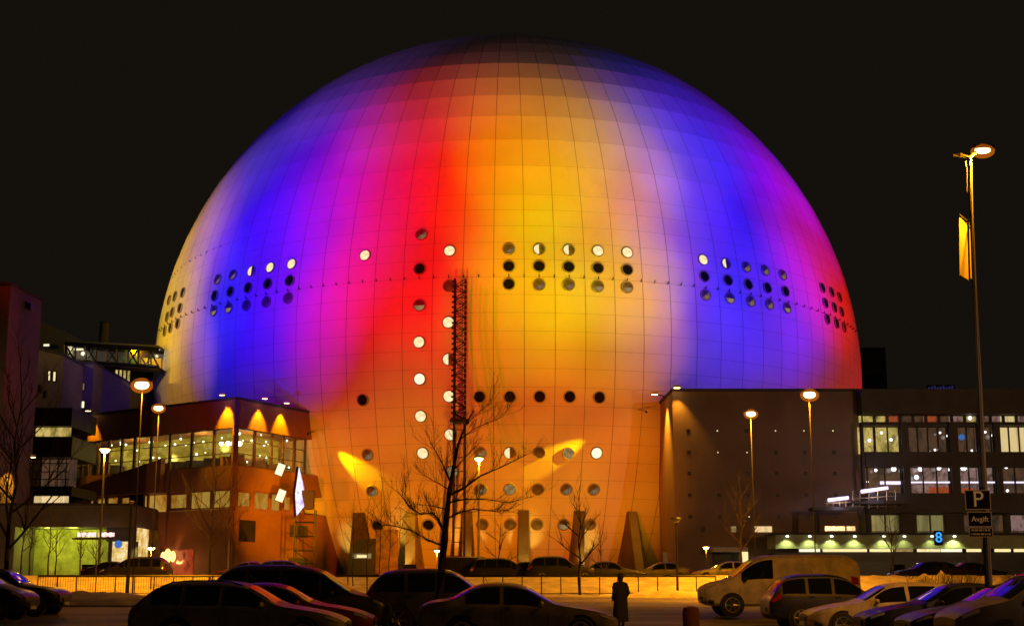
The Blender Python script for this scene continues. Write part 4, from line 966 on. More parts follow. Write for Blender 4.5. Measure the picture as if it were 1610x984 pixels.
mb = MB(); mb.rings([[(hd.x+x_, hd.y+y_, hd.z+z) for x_, y_ in ((-.26, -.09), (0, -.14), (.28, -.1), (.28, .1), (0, .14), (-.26, .09))] for z in (.05, .13)], 'steel_dark'); mb.build('lantern', bp)
mb = MB(); mb.ball((hd.x, hd.y, hd.z+.02), .16, 'lamp_sodium', 12, 6, (1.25, .7, .5)); lb = mb.build('lamp_bowl', bp); mb = MB(); mb.ball((hd.x, hd.y, hd.z+.0), .25, 'amber_halo', 16, 10, (1.2, .8, .7)); mb.build('lamp_halo', lb, smooth=60)
spot(g+hd+Vector((0, -.08, -.12)), g+hd+Vector((-.30, .12, -1)), SOD, 5200, 168, .4, .12, 'street_lamp_beam')
for (p0, p1, p2, p3) in (((1513, 333), (1527, 342), (1530, 437), (1514, 430)), ((1530, 345), (1537, 346), (1539, 439), (1532, 434))):
    q = [at(*p, BP)-g for p in (p0, p1, p2, p3)]; dy = (.22, .30, .30, .22) if p0[0] < 1520 else (.26, .30, .30, .26)
    q = [v+Vector((0, d, 0)) for v, d in zip(q, dy)]
    mb = MB(); nn = Vector((0, .02, 0)); mb.add(q+[v+nn for v in q], [(0, 3, 2, 1), (4, 5, 6, 7)]+[(i, (i+1) % 4, 4+(i+1) % 4, 4+i) for i in range(4)], 'banner_cloth'); b_ = mb.build('banner', bp, fix=True)
    mb = MB(); mb.bar(q[0], q[1], .02); mb.bar(q[3], q[2], .02); mb.bar(q[0], low_*.25+mid*.75, .015); tag(mb.build('banner_rod', b_), kind='stuff')
# parking signs on their own post beside it
g2 = ground_at(1549, 29.6); sgn = thing('parking_sign', 'black parking sign with letter P above two small text plates on post', 'sign', g2)
mb = MB(); tp = at(1545, 765, 29.6)-g2; mb.tube([(0, 0, -.2), tp], .055, 'steel_dark', 8); mb.build('post', sgn, smooth=40)
def plate(px0, px1, py0, py1, name, lines, size):
    a, b = at(px0, py1, 29.45)-g2, at(px1, py0, 29.45)-g2; mb = MB(); mb.box(a.x, b.x, -.17, -.15, a.z, b.z, 'sign_edge'); e = .018
    mb.box(a.x+e, b.x-e, -.176, -.1701, a.z+e, b.z-e, 'sign_blue'); pl = mb.build(name, sgn)
    for i, s in enumerate(lines):
        z = b.z-(b.z-a.z)*(i+.5)/len(lines); text_obj(s, size, 'sign_letter', 'lettering', pl, ((a.x+b.x)/2, -.182, z), ext=.002)
plate(1518, 1556, 770, 801, 'letter_plate', ['P'], .52); plate(1522, 1558, 804, 828, 'fee_plate', ['Avgift'], .17)
a, b = at(1524, 844, 29.45)-g2, at(1560, 829, 29.45)-g2
mb = MB(); mb.box(a.x, b.x, -.17, -.15, a.z, b.z, 'sign_edge'); mb.box(a.x+.015, b.x-.015, -.176, -.1701, a.z+.015, b.z-.015, 'sign_blue')
for k in range(2):
    x = a.x+.05
    while x < b.x-.07: w_ = .02+.03*((int(x*997)+k) % 3); mb.box(x, x+w_, -.18, -.1761, a.z+.05+k*.09, a.z+.09+k*.09, 'sign_edge'); x += w_+.02
mb.build('text_plate', sgn)

# ------------------------------------------------------------------ fence on the bank
fe = thing('bank_fence', 'dark thin railing fence along the orange lit snow bank', 'fence', (0, 71.2, 0))
YF = 71.2; zt_ = at(801, 905, YF).z; x0, x1 = at(60, 905, YF).x, at(1125, 905, YF).x
mb = MB(); mb.bar((x0, 0, zt_), (x1, 0, zt_), .06, 'black_metal'); mb.build('top_rail', fe)
mb = MB(); mb.bar((x0, 0, zt_-.95), (x1, 0, zt_-.95), .018, 'black_metal'); mb.build('bottom_rail', fe)
pm = MB(); pm.bar((0, 0, -.55), (0, 0, zt_), .032, 'black_metal'); p0 = pm.build('post', fe); n = 36
for i in range(n):
    o = p0 if i == 0 else p0.copy()
    if i: COL.objects.link(o)
    o.parent = fe; o.location = (x0+(x1-x0)*i/(n-1), 0, 0)
mb = MB(); x = x0
while x < at(430, 905, YF).x: mb.bar((x, 0, zt_-.95), (x, 0, zt_), .009, 'black_metal'); x += .14
tag(mb.build('bars', fe), kind='stuff')

# ------------------------------------------------------------------ trees
def twigs(mb, p, d, L, r, depth, rnd, spread=.7, upw=.25):
    """recursive bare branch"""
    n = 3; pts = [p]; dd = d.copy(); rs = [r]
    for i in range(n):
        dd = (dd+Vector((rnd.uniform(-.22, .22), rnd.uniform(-.22, .22), rnd.uniform(-.1, .2)))).normalized(); pts.append(pts[-1]+dd*L/n); rs.append(max(.003, r*(1-.55*(i+1)/n)))
    mb.tube(pts, rs, 'bark', 5 if r > .02 else 3, cap=False)
    if depth <= 0: return
    for i in range(1, n+1):
        for _ in range(rnd.choice((1, 1, 2))):
            ax = Vector((rnd.uniform(-1, 1), rnd.uniform(-1, 1), rnd.uniform(-.3, 1))).normalized()
            nd = (dd+ax*spread+Vector((0, 0, upw))).normalized(); twigs(mb, pts[i], nd, L*rnd.uniform(.45, .72), rs[i]*.72, depth-1, rnd, spread, upw)
def bare_tree(px, Y, py_top, label, seed=1, r=.07, fork=.3, n=5, depth=2, group=None, spread=.7, name='bare_tree', lean=0):
    rnd = random.Random(seed); g = ground_at(px, Y); t = thing(name, label, 'tree', g, group=group); h = at(px, py_top, Y).z-g.z
    pts = [Vector((0, 0, -.2))]; k = 5
    for i in range(1, k+1): pts.append(Vector((rnd.uniform(-.03, .03)*h*.5+lean*h*i/k, rnd.uniform(-.03, .03)*h*.5, h*.8*i/k)))
    mb = MB(); mb.tube(pts, [r*(1-.75*i/k) for i in range(k+1)], 'bark', 8); mb.build('trunk', t, smooth=60)
    cr = MB()
    for i in range(n):
        f = fork+(1-fork)*i/n; z = h*.8*f; j = min(k-1, int(f*k)); ff = f*k-j; p = pts[j].lerp(pts[j+1], ff); a = i*2.4+rnd.uniform(-.5, .5)
        d = Vector((math.cos(a), math.sin(a)*.7, rnd.uniform(.7, 1.2))).normalized(); twigs(cr, p, d, h*.30*(1.15-f*.55), r*(.62-.35*f), depth, rnd, spread)
    twigs(cr, pts[-1], Vector((0, 0, 1)), h*.2, r*.25, depth, rnd, spread)
    cr.build('crown', t, smooth=60); return t
# the large one, limb by limb
MT = 35.0; g = ground_at(690, MT); mt = thing('bare_tree', 'large leafless tree with dark trunk standing before the middle of the globe', 'tree', g)
def mp(px, py, dy=0.0): return at(px, py, MT+dy)-g
mb = MB(); tr = [(689, 1005, 0), (690, 950, 0), (694, 900, 0), (699, 850, .02), (702, 815, .05), (706, 775, .05), (713, 735, .1), (720, 700, .1), (732, 668, .15), (745, 645, .1)]
mb.tube([mp(*p) for p in tr], [.135, .125, .112, .10, .085, .07, .052, .04, .028, .018], 'bark', 10); mb.build('trunk', mt, smooth=60)
cr = MB(); rnd = random.Random(11)
limbs = [([(700, 838, 0), (688, 815, -.2), (680, 806, -.3), (662, 808, -.5), (645, 798, -.7), (630, 778, -.8)], .045), ([(697, 858, 0), (672, 848, -.3), (645, 833, -.5), (618, 826, -.7), (592, 824, -.9)], .032),
 ([(703, 815, 0), (722, 805, .3), (745, 800, .5), (775, 803, .8), (800, 802, 1.0)], .035), ([(706, 778, 0), (728, 768, .3), (755, 748, .6), (790, 733, .9), (825, 716, 1.2)], .042), ([(705, 790, 0), (728, 785, -.3), (760, 784, -.6), (800, 790, -.9), (838, 780, -1.2)], .026),
 ([(709, 760, 0), (700, 738, .2), (690, 718, .3), (676, 695, .5)], .03), ([(707, 770, 0), (690, 760, -.2), (668, 748, -.4)], .022), ([(716, 715, 0), (716, 690, -.1), (722, 655, -.2)], .02), ([(724, 690, 0), (748, 672, .2), (775, 662, .3), (790, 655, .4)], .02), ([(733, 667, 0), (752, 648, .1), (775, 632, .1)], .015), ([(700, 800, 0), (682, 795, .3), (655, 792, .6)], .02), ([(712, 740, 0), (735, 715, -.4), (748, 700, -.6)], .018)]
for pts, r in limbs:
    P = [mp(*p) for p in pts]; cr.tube(P, [r*(1-.72*i/(len(P)-1)) for i in range(len(P))], 'bark', 6, cap=False)
    for i in range(1, len(P)):
        for _ in range(6):
            q = P[i-1].lerp(P[i], rnd.uniform(.1, 1)); d = ((P[i]-P[i-1]).normalized()+Vector((rnd.uniform(-.8, .8), rnd.uniform(-.8, .8), rnd.uniform(-.3, .9)))).normalized()
            twigs(cr, q, d, rnd.uniform(.22, .62), max(.0045, r*.24), rnd.choice((1, 1, 2)), rnd, .6, .15)
cr.build('crown', mt, smooth=60)
bare_tree(912, 70.6, 765, 'bare tree on the bank before the right part of the globe', 21, .10, .35, 8, 2)
bare_tree(786, 86, 800, 'small bare tree between the two black vans at the globe foot', 22, .07, .25, 7, 2)
for i, (px, py) in enumerate(((556, 770), (578, 752), (596, 742), (611, 756), (628, 770))): bare_tree(px, 73+i*.5, py, ('leftmost', 'second', 'third', 'fourth', 'rightmost')[i]+' of the five thin saplings before the kiosk', 31+i, .035, .4, 7, 1, 'saplings before the kiosk', .45, 'sapling')
for i, (px, py, Y) in enumerate(((33, 800, 76), (46, 792, 78), (76, 806, 76), (87, 815, 79), (126, 832, 77), (150, 838, 79))): bare_tree(px, Y, py, 'thin bare tree before the green wall, '+('leftmost', 'second from the left', 'third from the left', 'third from the right', 'second from the right', 'rightmost')[i]+' of six', 41+i, .06, .45, 6, 2, 'thin trees before the green wall', .6)
bare_tree(331, 72, 690, 'thin bare tree before the foyer building, right of the red entrance', 51, .075, .35, 9, 2, None, .5)
bare_tree(362, 74, 742, 'smaller bare tree close to the corner of the foyer building', 52, .05, .35, 7, 2, None, .5)
bare_tree(1166, 76, 742, 'bare dark tree before the brown hall wall above the white van', 53, .08, .3, 9, 2)
bare_tree(1403, 80, 770, 'thin bare tree before the shop windows at the right', 54, .06, .3, 7, 2)
bare_tree(12, 62, 560, 'big bare tree at the left edge before the tall block', 55, .14, .25, 12, 3)
bare_tree(945, 78, 820, 'low bare shrub like tree right of the bank tree', 56, .04, .1, 8, 2)
def bush(px, Y, w, h, label, seed, group=None):
    rnd = random.Random(seed); g = ground_at(px, Y); t = thing('bush', label, 'bush', g, group=group); mb = MB()
    for i in range(26): a = rnd.uniform(0, 6.28); rr_ = rnd.uniform(0, w*.4); twigs(mb, Vector((rr_*math.cos(a), rr_*math.sin(a)*.5, -.1)), Vector((rnd.uniform(-.5, .5), rnd.uniform(-.4, .4), 1)).normalized(), h*rnd.uniform(.5, .8), .02, 2, rnd, .6)
    mb.build('stems', t)
bush(1455, 62, 2.6, 1.5, 'brown leafless bush on the snow heap behind the right hand cars', 61); bush(1505, 64, 2.4, 1.6, 'taller brown leafless bush beside the sign post', 62)
# ploughed snow heaps
def heap(px, Y, w, d, h, label, seed):
    rnd = random.Random(seed); g = ground_at(px, Y); t = bpy.data.objects.new('x', None); mb = MB(); vs = []; fs = []; nx, ny = 18, 9
    for j in range(ny+1):
        for i in range(nx+1):
            u, v = i/nx*2-1, j/ny*2-1; e = max(0, 1-u*u)*max(0, 1-v*v); vs.append((u*w, v*d, h*e**.7*(1+rnd.uniform(-.3, .2))-.03))
    fs = [(j*(nx+1)+i, j*(nx+1)+i+1, (j+1)*(nx+1)+i+1, (j+1)*(nx+1)+i) for j in range(ny) for i in range(nx)]
    o = mb.add(vs, fs, 'snow_dirty').build('snow_heap', smooth=70); o.location = g; bpy.data.objects.remove(t); return tag(o, label, 'snow heap')
heap(1478, 66, 2.4, 1.6, 1.25, 'orange lit ploughed snow heap behind the right hand cars', 1); heap(1590, 60, 2.2, 1.5, 1.15, 'ploughed snow heap right of the sign post', 2); heap(1060, 68.5, 3.4, 1.2, .35, 'low snow ridge at the foot of the bank near the van nose', 3); heap(130, 58, 5.0, 3.0, .55, 'dark broad snow heap by the left edge cars', 4)

# ------------------------------------------------------------------ vehicles
PROF = {
 'sedan': dict(L=4.6, st=[(0, .40, .55, .60, .62, .5), (.1, .26, .64, .68, .78, .65), (.45, .2, .74, .80, .86, .72), (1.0, .2, .83, .90, .885, .74), (1.4, .2, .87, .955, .895, .74), (2.2, .2, .91, 1.39, .90, .60), (2.7, .2, .92, 1.44, .90, .60), (3.2, .2, .93, 1.41, .90, .60), (3.9, .2, .95, 1.06, .885, .66), (4.3, .22, .93, 1.03, .86, .7), (4.52, .3, .88, .96, .80, .68), (4.6, .42, .74, .82, .68, .6)],
   dlo=[(1.78, 2.62), (2.72, 3.50)], ws=(1.50, 2.12), rw=(3.30, 3.84), ax=(.88, 3.58), mir=1.78, seams=(1.62, 2.67, 3.45)),
 'wagon': dict(L=4.7, st=[(0, .40, .55, .60, .62, .5), (.1, .26, .64, .68, .78, .65), (.45, .2, .74, .80, .86, .72), (1.0, .2, .83, .90, .885, .74), (1.4, .2, .87, .955, .895, .74), (2.2, .2, .91, 1.41, .90, .61), (2.8, .2, .92, 1.47, .90, .61), (3.5, .2, .93, 1.46, .90, .61), (4.1, .2, .94, 1.40, .885, .62), (4.5, .22, .93, 1.05, .86, .66), (4.63, .3, .86, .94, .82, .68), (4.7, .42, .72, .8, .7, .6)],
   dlo=[(1.78, 2.62), (2.72, 3.45), (3.55, 4.18)], ws=(1.50, 2.12), rw=(4.13, 4.46), ax=(.88, 3.62), mir=1.78, seams=(1.62, 2.67, 3.50)),
 'mpv': dict(L=4.7, st=[(0, .42, .66, .72, .66, .55), (.1, .28, .78, .84, .84, .7), (.5, .22, .92, 1.0, .91, .78), (.95, .22, .98, 1.08, .93, .8), (1.8, .22, 1.02, 1.64, .94, .73), (2.4, .22, 1.03, 1.76, .94, .73), (3.6, .22, 1.04, 1.77, .94, .74), (4.2, .22, 1.05, 1.70, .93, .74), (4.5, .24, 1.02, 1.25, .90, .76), (4.64, .3, .95, 1.06, .86, .74), (4.7, .44, .8, .9, .76, .66)],
   dlo=[(1.35, 1.72), (1.80, 2.70), (2.80, 3.55), (3.65, 4.22)], ws=(1.02, 1.76), rw=(4.22, 4.48), ax=(.88, 3.70), mir=1.45, seams=(1.25, 2.75, 3.6)),
 'suv': dict(L=4.5, st=[(0, .46, .66, .74, .66, .56), (.1, .32, .80, .86, .82, .7), (.45, .28, .92, .98, .90, .78), (1.2, .28, .98, 1.06, .92, .8), (1.45, .28, 1.0, 1.10, .92, .8), (2.1, .28, 1.03, 1.60, .925, .68), (2.6, .28, 1.04, 1.68, .925, .68), (3.6, .28, 1.05, 1.66, .925, .68), (4.1, .28, 1.06, 1.55, .91, .68), (4.34, .3, 1.0, 1.14, .88, .72), (4.44, .36, .92, 1.02, .84, .72), (4.5, .48, .78, .88, .74, .64)],
   dlo=[(1.70, 2.50), (2.60, 3.30), (3.40, 4.10)], ws=(1.52, 2.06), rw=(4.08, 4.33), ax=(.85, 3.55), mir=1.70, seams=(1.58, 2.55, 3.35)),
 'van': dict(L=5.5, st=[(0, .5, .86, .93, .84, .72), (.1, .36, .99, 1.06, .95, .84), (.5, .3, 1.09, 1.17, .99, .86), (.95, .3, 1.15, 1.25, 1.0, .86), (1.75, .3, 1.2, 1.93, 1.0, .84), (2.2, .3, 1.2, 2.08, 1.0, .86), (3.5, .3, 1.2, 2.11, 1.0, .87), (4.9, .3, 1.2, 2.10, 1.0, .87), (5.3, .32, 1.2, 2.05, .99, .86), (5.44, .36, 1.18, 1.9, .96, .84), (5.5, .45, 1.1, 1.75, .92, .82)],
   dlo=[(1.30, 2.42)], ws=(1.04, 1.70), rw=None, ax=(.95, 4.35), mir=1.42, seams=(1.22, 2.50, 3.9)),
}
def make_car(name, label, cat, kind, pm, group=None, rails=False, sc=1.0, ground=None):
    D = PROF[kind]; L = D['L']; st = D['st']
    def raw(s):
        s = min(max(s, 0), L)
        for a, b in zip(st, st[1:]):
            if s <= b[0]+1e-9:
                f = (s-a[0])/(b[0]-a[0]); return [a[k]+(b[k]-a[k])*f for k in range(1, 6)]
        return list(st[-1][1:])
    def smo(s):
        w = min(.16, s*.9, (L-s)*.9); acc = [0]*5
        for k, c in ((-1, .25), (-.5, .2), (0, .1), (.5, .2), (1, .25)):
            r = raw(s+k*w)
            for i in range(5): acc[i] += r[i]*c
        return acc
    def half(s):
        zb, be, tp, w, wt = smo(s); hc = max(0, min(1, (tp-be-.12)/.3))
        wr = wt if hc > 0 else wt
        e = be+(tp-be)*(.62+.26*hc); we = (w*.96)*(1-hc)+(wt+.045)*hc
        return [(0, zb), (.86*w, zb), (.965*w, zb+.09), (w, zb+.45*(be-zb)), (.998*w, be-.07), (.965*w, be), (we, e), (wt*.86, tp-.012*(1+hc)), (wt*.45, tp+.012), (0, tp+.02)]
    def P(s, t, sd, o=0.0):
        h = half(s); i = min(int(t), 8); f = t-i; a, b = h[i], h[i+1]; y, z = a[0]+(b[0]-a[0])*f, a[1]+(b[1]-a[1])*f
        dy, dz = b[0]-a[0], b[1]-a[1]; ln = math.hypot(dy, dz) or 1
        return Vector((L/2-s, sd*(y+o*dz/ln), z-o*dy/ln))
    t = thing(name, label, cat, (0, 0, 0), group=group)
    N = int(L/.09); rr = []
    for i in range(N+1):
        s = L*i/N; h = half(s); x = L/2-s
        rr.append([(x, y, z) for y, z in h]+[(x, -y, z) for y, z in h[-2:0:-1]])
    MB().rings(rr, pm).build('body', t, smooth=32, fix=True)
    def strip(s0, s1, t0, t1, sides, m, nm, o=.007, n=8, slant=0.0, k=3):
        for sd in sides:
            vs = []; fs = []
            for i in range(n+1):
                for j in range(k+1):
                    f = j/k; s = s0+(s1-s0)*i/n+slant*f*(1-2*i/n if slant < 0 else 1)
                    vs.append(P(s, t0+(t1-t0)*f, sd, o))
            for i in range(n):
                for j in range(k): fs.append((i*(k+1)+j, (i+1)*(k+1)+j, (i+1)*(k+1)+j+1, i*(k+1)+j+1))
            ob = MB().add(vs, fs, m).build(nm, t, smooth=60)
        return ob
    def across(s0, s1, t0, m, nm, o=.008, n=6, k=10):
        vs = []; fs = []
        for i in range(n+1):
            s = s0+(s1-s0)*i/n
            for j in range(2*k+1):
                u = j/k-1; tt = 9-(9-t0)*abs(u); vs.append(P(s, min(8.999, tt), 1 if u >= 0 else -1, o))
        w = 2*k+1
        for i in range(n):
            for j in range(2*k): fs.append((i*w+j, (i+1)*w+j, (i+1)*w+j+1, i*w+j+1))
        return MB().add(vs, fs, m).build(nm, t, smooth=60)
    for a, b in D['dlo']: strip(a, b, 5.08, 5.93, (1, -1), 'car_glass', 'side_window')
    across(D['ws'][0], D['ws'][1], 6.25, 'car_glass', 'windshield')
    if D['rw']: across(D['rw'][0], D['rw'][1], 6.3, 'car_glass', 'rear_window')
    seam = MB()
    for s in D['seams']:
        for sd in (1, -1):
            vs = [P(s+e, 1.6+3.4*j/5, sd, .0025) for e in (0, .014) for j in range(6)]; seam.add(vs, [(j, j+1, 7+j, 6+j) for j in range(5)], 'plastic_black')
    seam.build('door_seam', t)
    for s in D['seams'][1:]:
        for sd in (1, -1):
            p = P(s-.12, 4.15, sd, .02); mb = MB(); mb.box(p.x-.09, p.x+.09, p.y-.014, p.y+.014, p.z-.014, p.z+.014, pm); mb.build('door_handle', t)
    for sd in (1, -1):
        p = P(D['mir'], 5.1, sd, .13); mb = MB(); mb.ball(p, .1, 'plastic_black' if kind == 'van' else pm, 8, 6, (.7, 1.05, .75)); q = P(D['mir'], 5.0, sd, 0); mb.bar(p, q, .025, 'plastic_black'); mb.build('mirror', t, smooth=60)
        strip(.10, .42, 4.3, 5.6, (sd,), 'head_lens', 'headlight', .012, 5)
        strip(L-.34, L-.07, 3.9, 5.2, (sd,), 'tail_lens', 'tail_light', .012, 5)
    mb = MB(); zb = smo(.02); mb.box(L/2-.03, L/2+.035, -.34, .34, zb[0]+.05, zb[0]+.17, 'plastic_black'); mb.build('grille', t)
    mb = MB(); mb.box(L/2+.0, L/2+.045, -.26, .26, zb[0]-.07, zb[0]+.04, 'plate'); mb.build('number_plate', t)
    zr = smo(L-.02); mb = MB(); mb.box(-L/2-.045, -L/2, -.26, .26, zr[0]+.12, zr[0]+.23, 'plate'); mb.build('number_plate', t)
    for e, nm in ((.12, 'front_bumper'), (L-.12, 'rear_bumper')):
        strip(min(e, L-e) if e < 1 else L-.32, .32 if e < 1 else e+.08, 1.5, 2.4, (1, -1), 'plastic_black', nm, .012, 4)
    R = .33 if kind not in ('van', 'suv') else .36
    for s in D['ax']:
        for sd in (1, -1):
            w = smo(s)[3]; x = L/2-s
            cyl = lambda r, y0, y1, m, n=24: MB().rings([[(x+r*math.cos(2*math.pi*i/n), sd*y, R+r*math.sin(2*math.pi*i/n)) for i in range(n)] for y in (y0, y1)], m)
            a = cyl(R+.065, w-.25, w+.004, 'rubber'); a.build('wheel_arch', t, smooth=40, fix=True)
            prof = [(R-.10, w-.2), (R-.02, w-.2), (R, w-.17), (R, w+.0), (R-.02, w+.028), (R-.09, w+.03), (R-.1, w+.008)]
            ty = MB().rings([[(x+r*math.cos(2*math.pi*i/24), sd*y, R+r*math.sin(2*math.pi*i/24)) for i in range(24)] for r, y in prof], 'rubber').build('wheel', t, smooth=40, fix=True)
            rm = MB(); n = 24; rm.rings([[(x+r*math.cos(2*math.pi*i/n), sd*y, R+r*math.sin(2*math.pi*i/n)) for i in range(n)] for r, y in ((R-.095, w-.03), (R-.095, w+.02), (R-.125, w+.018), (R-.14, w-.02))], 'rim_metal', cap=False)
            for k in range(6):
                an = k*math.pi/3; c, s_ = math.cos(an), math.sin(an); rm.bar((x+.03*c, sd*(w+.012), R+.03*s_), (x+(R-.12)*c, sd*(w+.006), R+(R-.12)*s_), .026, 'rim_metal', 5)
            rm.ball((x, sd*(w+.01), R), .05, 'rim_metal', 8, 5); rm.build('rim', ty, fix=True)
    if rails:
        for sd in (1, -1):
            pts = [P(s, 6.6, sd, .05 if .3 < i < 7 else .0) for i, s in enumerate([2.25+(4.05-2.25)*i/7 for i in range(8)])]; MB().tube(pts, .017, 'black_metal', 6).build('roof_rail', t, smooth=60)
    mb = MB(); p = P(D['ws'][1]+.9, 8.9, 1, 0); mb.tube([p, p+Vector((-.1, 0, .22))], .006, 'plastic_black', 4); mb.build('aerial', t)
    t['_L'] = L; t.scale = (sc,)*3
    return t
def park(t, px_nose, Y, facing, yaw=0.0, z=None):
    """facing -1: nose to the left of the picture, +1: nose to the right"""
    L = t['_L']; del t['_L']; nose = at(px_nose, 940, Y).x; x = nose-facing*L/2*t.scale.x
    rz = (0 if facing > 0 else math.pi)+yaw; zz = gz(x, Y) if z is None else z
    t.location = (x, Y, zz); t.rotation_euler = (0, 0, rz); return t
# left group, noses to the right
park(make_car('parked_car', 'dark estate car with long side windows and roof rails, nearest at the left', 'car', 'wagon', 'paint_silver', rails=True), 549, 28.6, 1)
park(make_car('parked_car', 'dark red car half hidden behind the nearest left estate car', 'car', 'sedan', 'paint_red'), 590, 31.8, 1)
park(make_car('parked_van', 'grey people van with high roof behind the dark red car', 'van', 'mpv', 'paint_grey', sc=1.1), 618, 36.4, 1)
park(make_car('parked_car', 'dark saloon with sloping windscreen in front of the bare tree', 'car', 'sedan', 'paint_silver'), 968, 30.2, 1)
park(make_car('parked_car', 'tall grey off-road car behind the saloon by the bare tree', 'car', 'suv', 'paint_grey', sc=1.1), 842, 37.2, 1)
park(make_car('parked_car', 'black car at the far left edge, partly out of the picture', 'car', 'mpv', 'paint_black'), 52, 43.5, 1, z=-1.0)
park(make_car('parked_car', 'black estate car behind the one at the far left edge', 'car', 'suv', 'paint_black'), 104, 47.5, 1, z=-.95)
# right group, noses to the left
park(make_car('parked_van', 'white windowless delivery van with dark cab window', 'van', 'van', 'paint_white', sc=1.0), 1102, 46.0, -1, z=-.92)
park(make_car('parked_car', 'dark blue off-road car in front of the white van', 'car', 'suv', 'paint_blue'), 1428, 40.2, 1)
park(make_car('parked_car', 'pale estate car with long dark windows before the dark blue car', 'car', 'wagon', 'paint_white'), 1262, 35.6, -1)
park(make_car('parked_car', 'dark saloon with violet sheen between the pale estate and the green hatchback', 'car', 'sedan', 'paint_black'), 1348, 32.0, -1)
park(make_car('parked_car', 'dark green saloon, second from the right edge of the car park', 'car', 'sedan', 'paint_green'), 1416, 29.0, -1)
park(make_car('parked_car', 'grey high car cut by the right edge of the picture', 'car', 'mpv', 'paint_grey'), 1482, 26.2, -1)
# far row on the plaza
far = [('van', 'paint_black', 803, 87, .85, 1, 'black box van left of the small tree at the globe foot', 'v'), ('mpv', 'paint_black', 843, 86, .95, 1, 'black high van right of the small tree at the globe foot', 'v'),
 ('sedan', 'paint_black', 893, 86, 1, 1, 'dark car right of the two black vans on the plaza', 'c'), ('suv', 'paint_black', 940, 85, 1.05, 1, 'dark tall car behind the bank tree', 'c'), ('sedan', 'paint_grey', 984, 88, 1, -1, 'dark grey low car right of the bank tree', 'c'),
 ('sedan', 'paint_black', 1016, 85, 1, 1, 'dark car before the shadowed globe brace', 'c'), ('sedan', 'paint_silver', 1088, 85, 1, -1, 'silver car with bright roof at the hall corner', 'c'), ('suv', 'paint_grey', 1105, 100, 1, -1, 'grey off-road car at the loading bay', 'c'),
 ('mpv', 'paint_black', 158, 83.5, .95, -1, 'black van standing on the bank behind the left fence', 'v'), ('sedan', 'paint_black', 238, 86, 1, 1, 'dark low car behind the short white topped lamp', 'c'), ('wagon', 'paint_black', 512, 85, 1, 1, 'dark car before the LED screen scaffold', 'c'),
 ('sedan', 'paint_red', 330, 86, 1, -1, 'red toned car before the red entrance glow', 'c'), ('wagon', 'paint_black', 1400, 87, 1, -1, 'dark car before the shop windows left of the bushes', 'c'), ('sedan', 'paint_blue', 1590, 88, 1, 1, 'dark car before the shop windows right of the sign post', 'c')]
protos = {}
for kind, pm_, px, Y, s_, fc, lab, k in far:
    park(make_car('parked_van' if k == 'v' else 'parked_car', lab, 'van' if k == 'v' else 'car', kind, pm_, group='vehicles on the upper plaza', sc=s_), px, Y, fc)

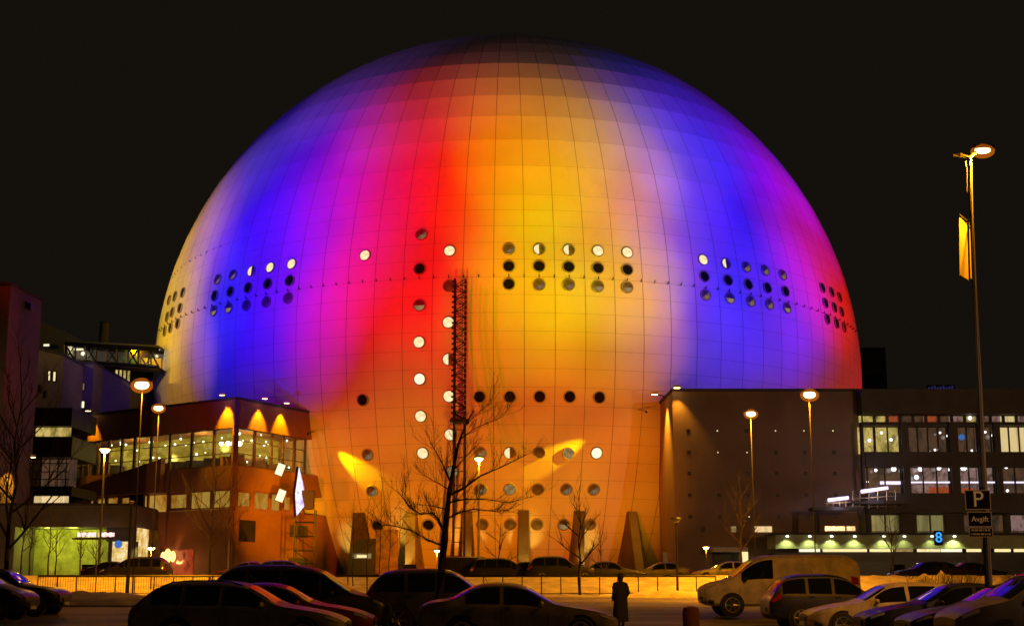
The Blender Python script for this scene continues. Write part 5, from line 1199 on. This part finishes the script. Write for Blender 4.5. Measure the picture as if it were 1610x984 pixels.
# ------------------------------------------------------------------ people and small things in the car park
def person(px, Y, h, label, lean=0.0):
    g = ground_at(px, Y); t = thing('person', label, 'person', g); k = h/1.75
    V = []; E = []; Rr = []
    def v(x, y, z, r): V.append((x*k, y*k, z*k)); Rr.append(r*k); return len(V)-1
    pel = v(0, 0, .95, .14); sp1 = v(0, .01, 1.15, .13); ch = v(0, .02, 1.36, .155); nk = v(0, .03, 1.50, .06); hd0 = v(0, .01, 1.58, .085); hd1 = v(0, 0, 1.68, .095); nose = v(0, .11, 1.615, .022)
    for a, b in ((pel, sp1), (sp1, ch), (ch, nk), (nk, hd0), (hd0, hd1), (hd0, nose)): E.append((a, b))
    for sd in (-1, 1):
        hp = v(sd*.09, 0, .90, .11); kn = v(sd*.10, .03*sd, .50, .07); an = v(sd*.11, -.03+.06*sd, .10, .045); to = v(sd*.12, .11+.06*sd, .04, .04)
        for a, b in ((pel, hp), (hp, kn), (kn, an), (an, to)): E.append((a, b))
        sh = v(sd*.19, .01, 1.42, .075); el = v(sd*.26, -.05, 1.14, .055); wr = v(sd*.22, .10, .96, .036); pa = v(sd*.205, .15, .91, .036)
        for a, b in ((ch, sh), (sh, el), (el, wr), (wr, pa)): E.append((a, b))
        for q in range(4):
            f0 = v(sd*(.18+.018*q), .185, .885-.004*q, .010); f1 = v(sd*(.175+.018*q), .20, .85-(.006 if q in (1, 2) else 0), .009); E += [(pa, f0), (f0, f1)]
        th = v(sd*.175, .15, .885, .011); th2 = v(sd*.16, .17, .86, .010); E += [(pa, th), (th, th2)]
    me = bpy.data.meshes.new('body'); me.from_pydata(V, E, []); o = bpy.data.objects.new('body', me); COL.objects.link(o)
    md = o.modifiers.new('skin', 'SKIN'); o.modifiers.new('sub', 'SUBSURF').levels = 1; o.modifiers[1].render_levels = 1
    for i, r in enumerate(Rr): me.skin_vertices[0].data[i].radius = (r, r)
    me.skin_vertices[0].data[0].use_root = True
    bpy.context.view_layer.update(); m2 = bpy.data.meshes.new_from_object(o.evaluated_get(bpy.context.evaluated_depsgraph_get())); bpy.data.objects.remove(o)
    m2.materials.clear(); m2.materials.append(MATS['skin']); m2.materials.append(MATS['cloth_black'])
    for p in m2.polygons:
        c = p.center; p.material_index = 0 if (c.z > 1.5*k or (c.y > .12*k and .8*k < c.z < .93*k)) else 1; p.use_smooth = True
    b = bpy.data.objects.new('body', m2); COL.objects.link(b); b.parent = t
    n = 16; rings = []
    for z, rx, ry, oy in ((.20, .27, .20, 0), (.50, .265, .195, 0), (.85, .24, .175, 0), (1.05, .225, .165, .0), (1.25, .23, .165, .01), (1.38, .225, .145, .015), (1.46, .16, .11, .02), (1.50, .085, .085, .03)):
        rings.append([(rx*k*math.cos(2*math.pi*i/n)*(1+.03*math.sin(5*i+z*9)), (oy+ry*math.sin(2*math.pi*i/n))*k, z*k) for i in range(n)])
    MB().rings(rings, 'cloth_black').build('coat', t, smooth=60)
    for sd in (-1, 1):
        MB().tube([(sd*.185*k, .01*k, 1.43*k), (sd*.235*k, -.02*k, 1.28*k), (sd*.265*k, -.05*k, 1.13*k), (sd*.235*k, .05*k, 1.01*k), (sd*.222*k, .10*k, .955*k)], [.085*k, .082*k, .07*k, .062*k, .055*k], 'cloth_black', 10).build('sleeve', t, smooth=60)
    hr = MB(); hr.ball((0, -.015*k, 1.665*k), .115*k, 'hair', 14, 8, (.95, 1.02, 1.0)); hr.ball((0, -.04*k, 1.57*k), .085*k, 'hair', 12, 6, (.95, .8, 1.1)); hr.build('hood', t, smooth=60)
    t.rotation_euler = (0, 0, rad(25)); return t
person(975, 41.0, 1.70, 'dark silhouetted person in a long coat standing on the car park')
mat('bollard_red', (0.10, 0.03, 0.022), 0.7, var=.3, scale=4)
gb = ground_at(1085, 38.5); bo = thing('bollard', 'low dark red bollard on the car park near the white van nose', 'bollard', gb)
mb = MB(); mb.rings([[(r*math.cos(2*math.pi*i/16)*1.1, r*math.sin(2*math.pi*i/16), z) for i in range(16)] for r, z in ((.23, -.05), (.23, .58), (.21, .70), (.13, .74), (.02, .755))], 'bollard_red'); mb.build('body', bo, smooth=50)
# ground floodlights that wash the globe (along the plaza edge)
fl0 = None
for i, x in enumerate((-30, -18, -7, 5, 16, 28)):
    z = gz(x, 92); t = thing('ground_floodlight', ('leftmost', 'second from the left', 'third from the left', 'third from the right', 'second from the right', 'rightmost')[i]+' low black floodlight on the plaza edge aimed at the globe', 'floodlight', (x, 92-.25, z), group='floodlights aimed at the globe')
    mb = MB(); mb.box(-.45, .45, -.25, .15, z*0+.75, 1.35, 'black_metal'); mb.build('housing', t); mb = MB(); mb.bar((-.5, 0, 0), (-.5, 0, 1.1), .035); mb.bar((.5, 0, 0), (.5, 0, 1.1), .035); mb.bar((-.6, 0, .03), (.6, 0, .03), .04); mb.build('stand', t)
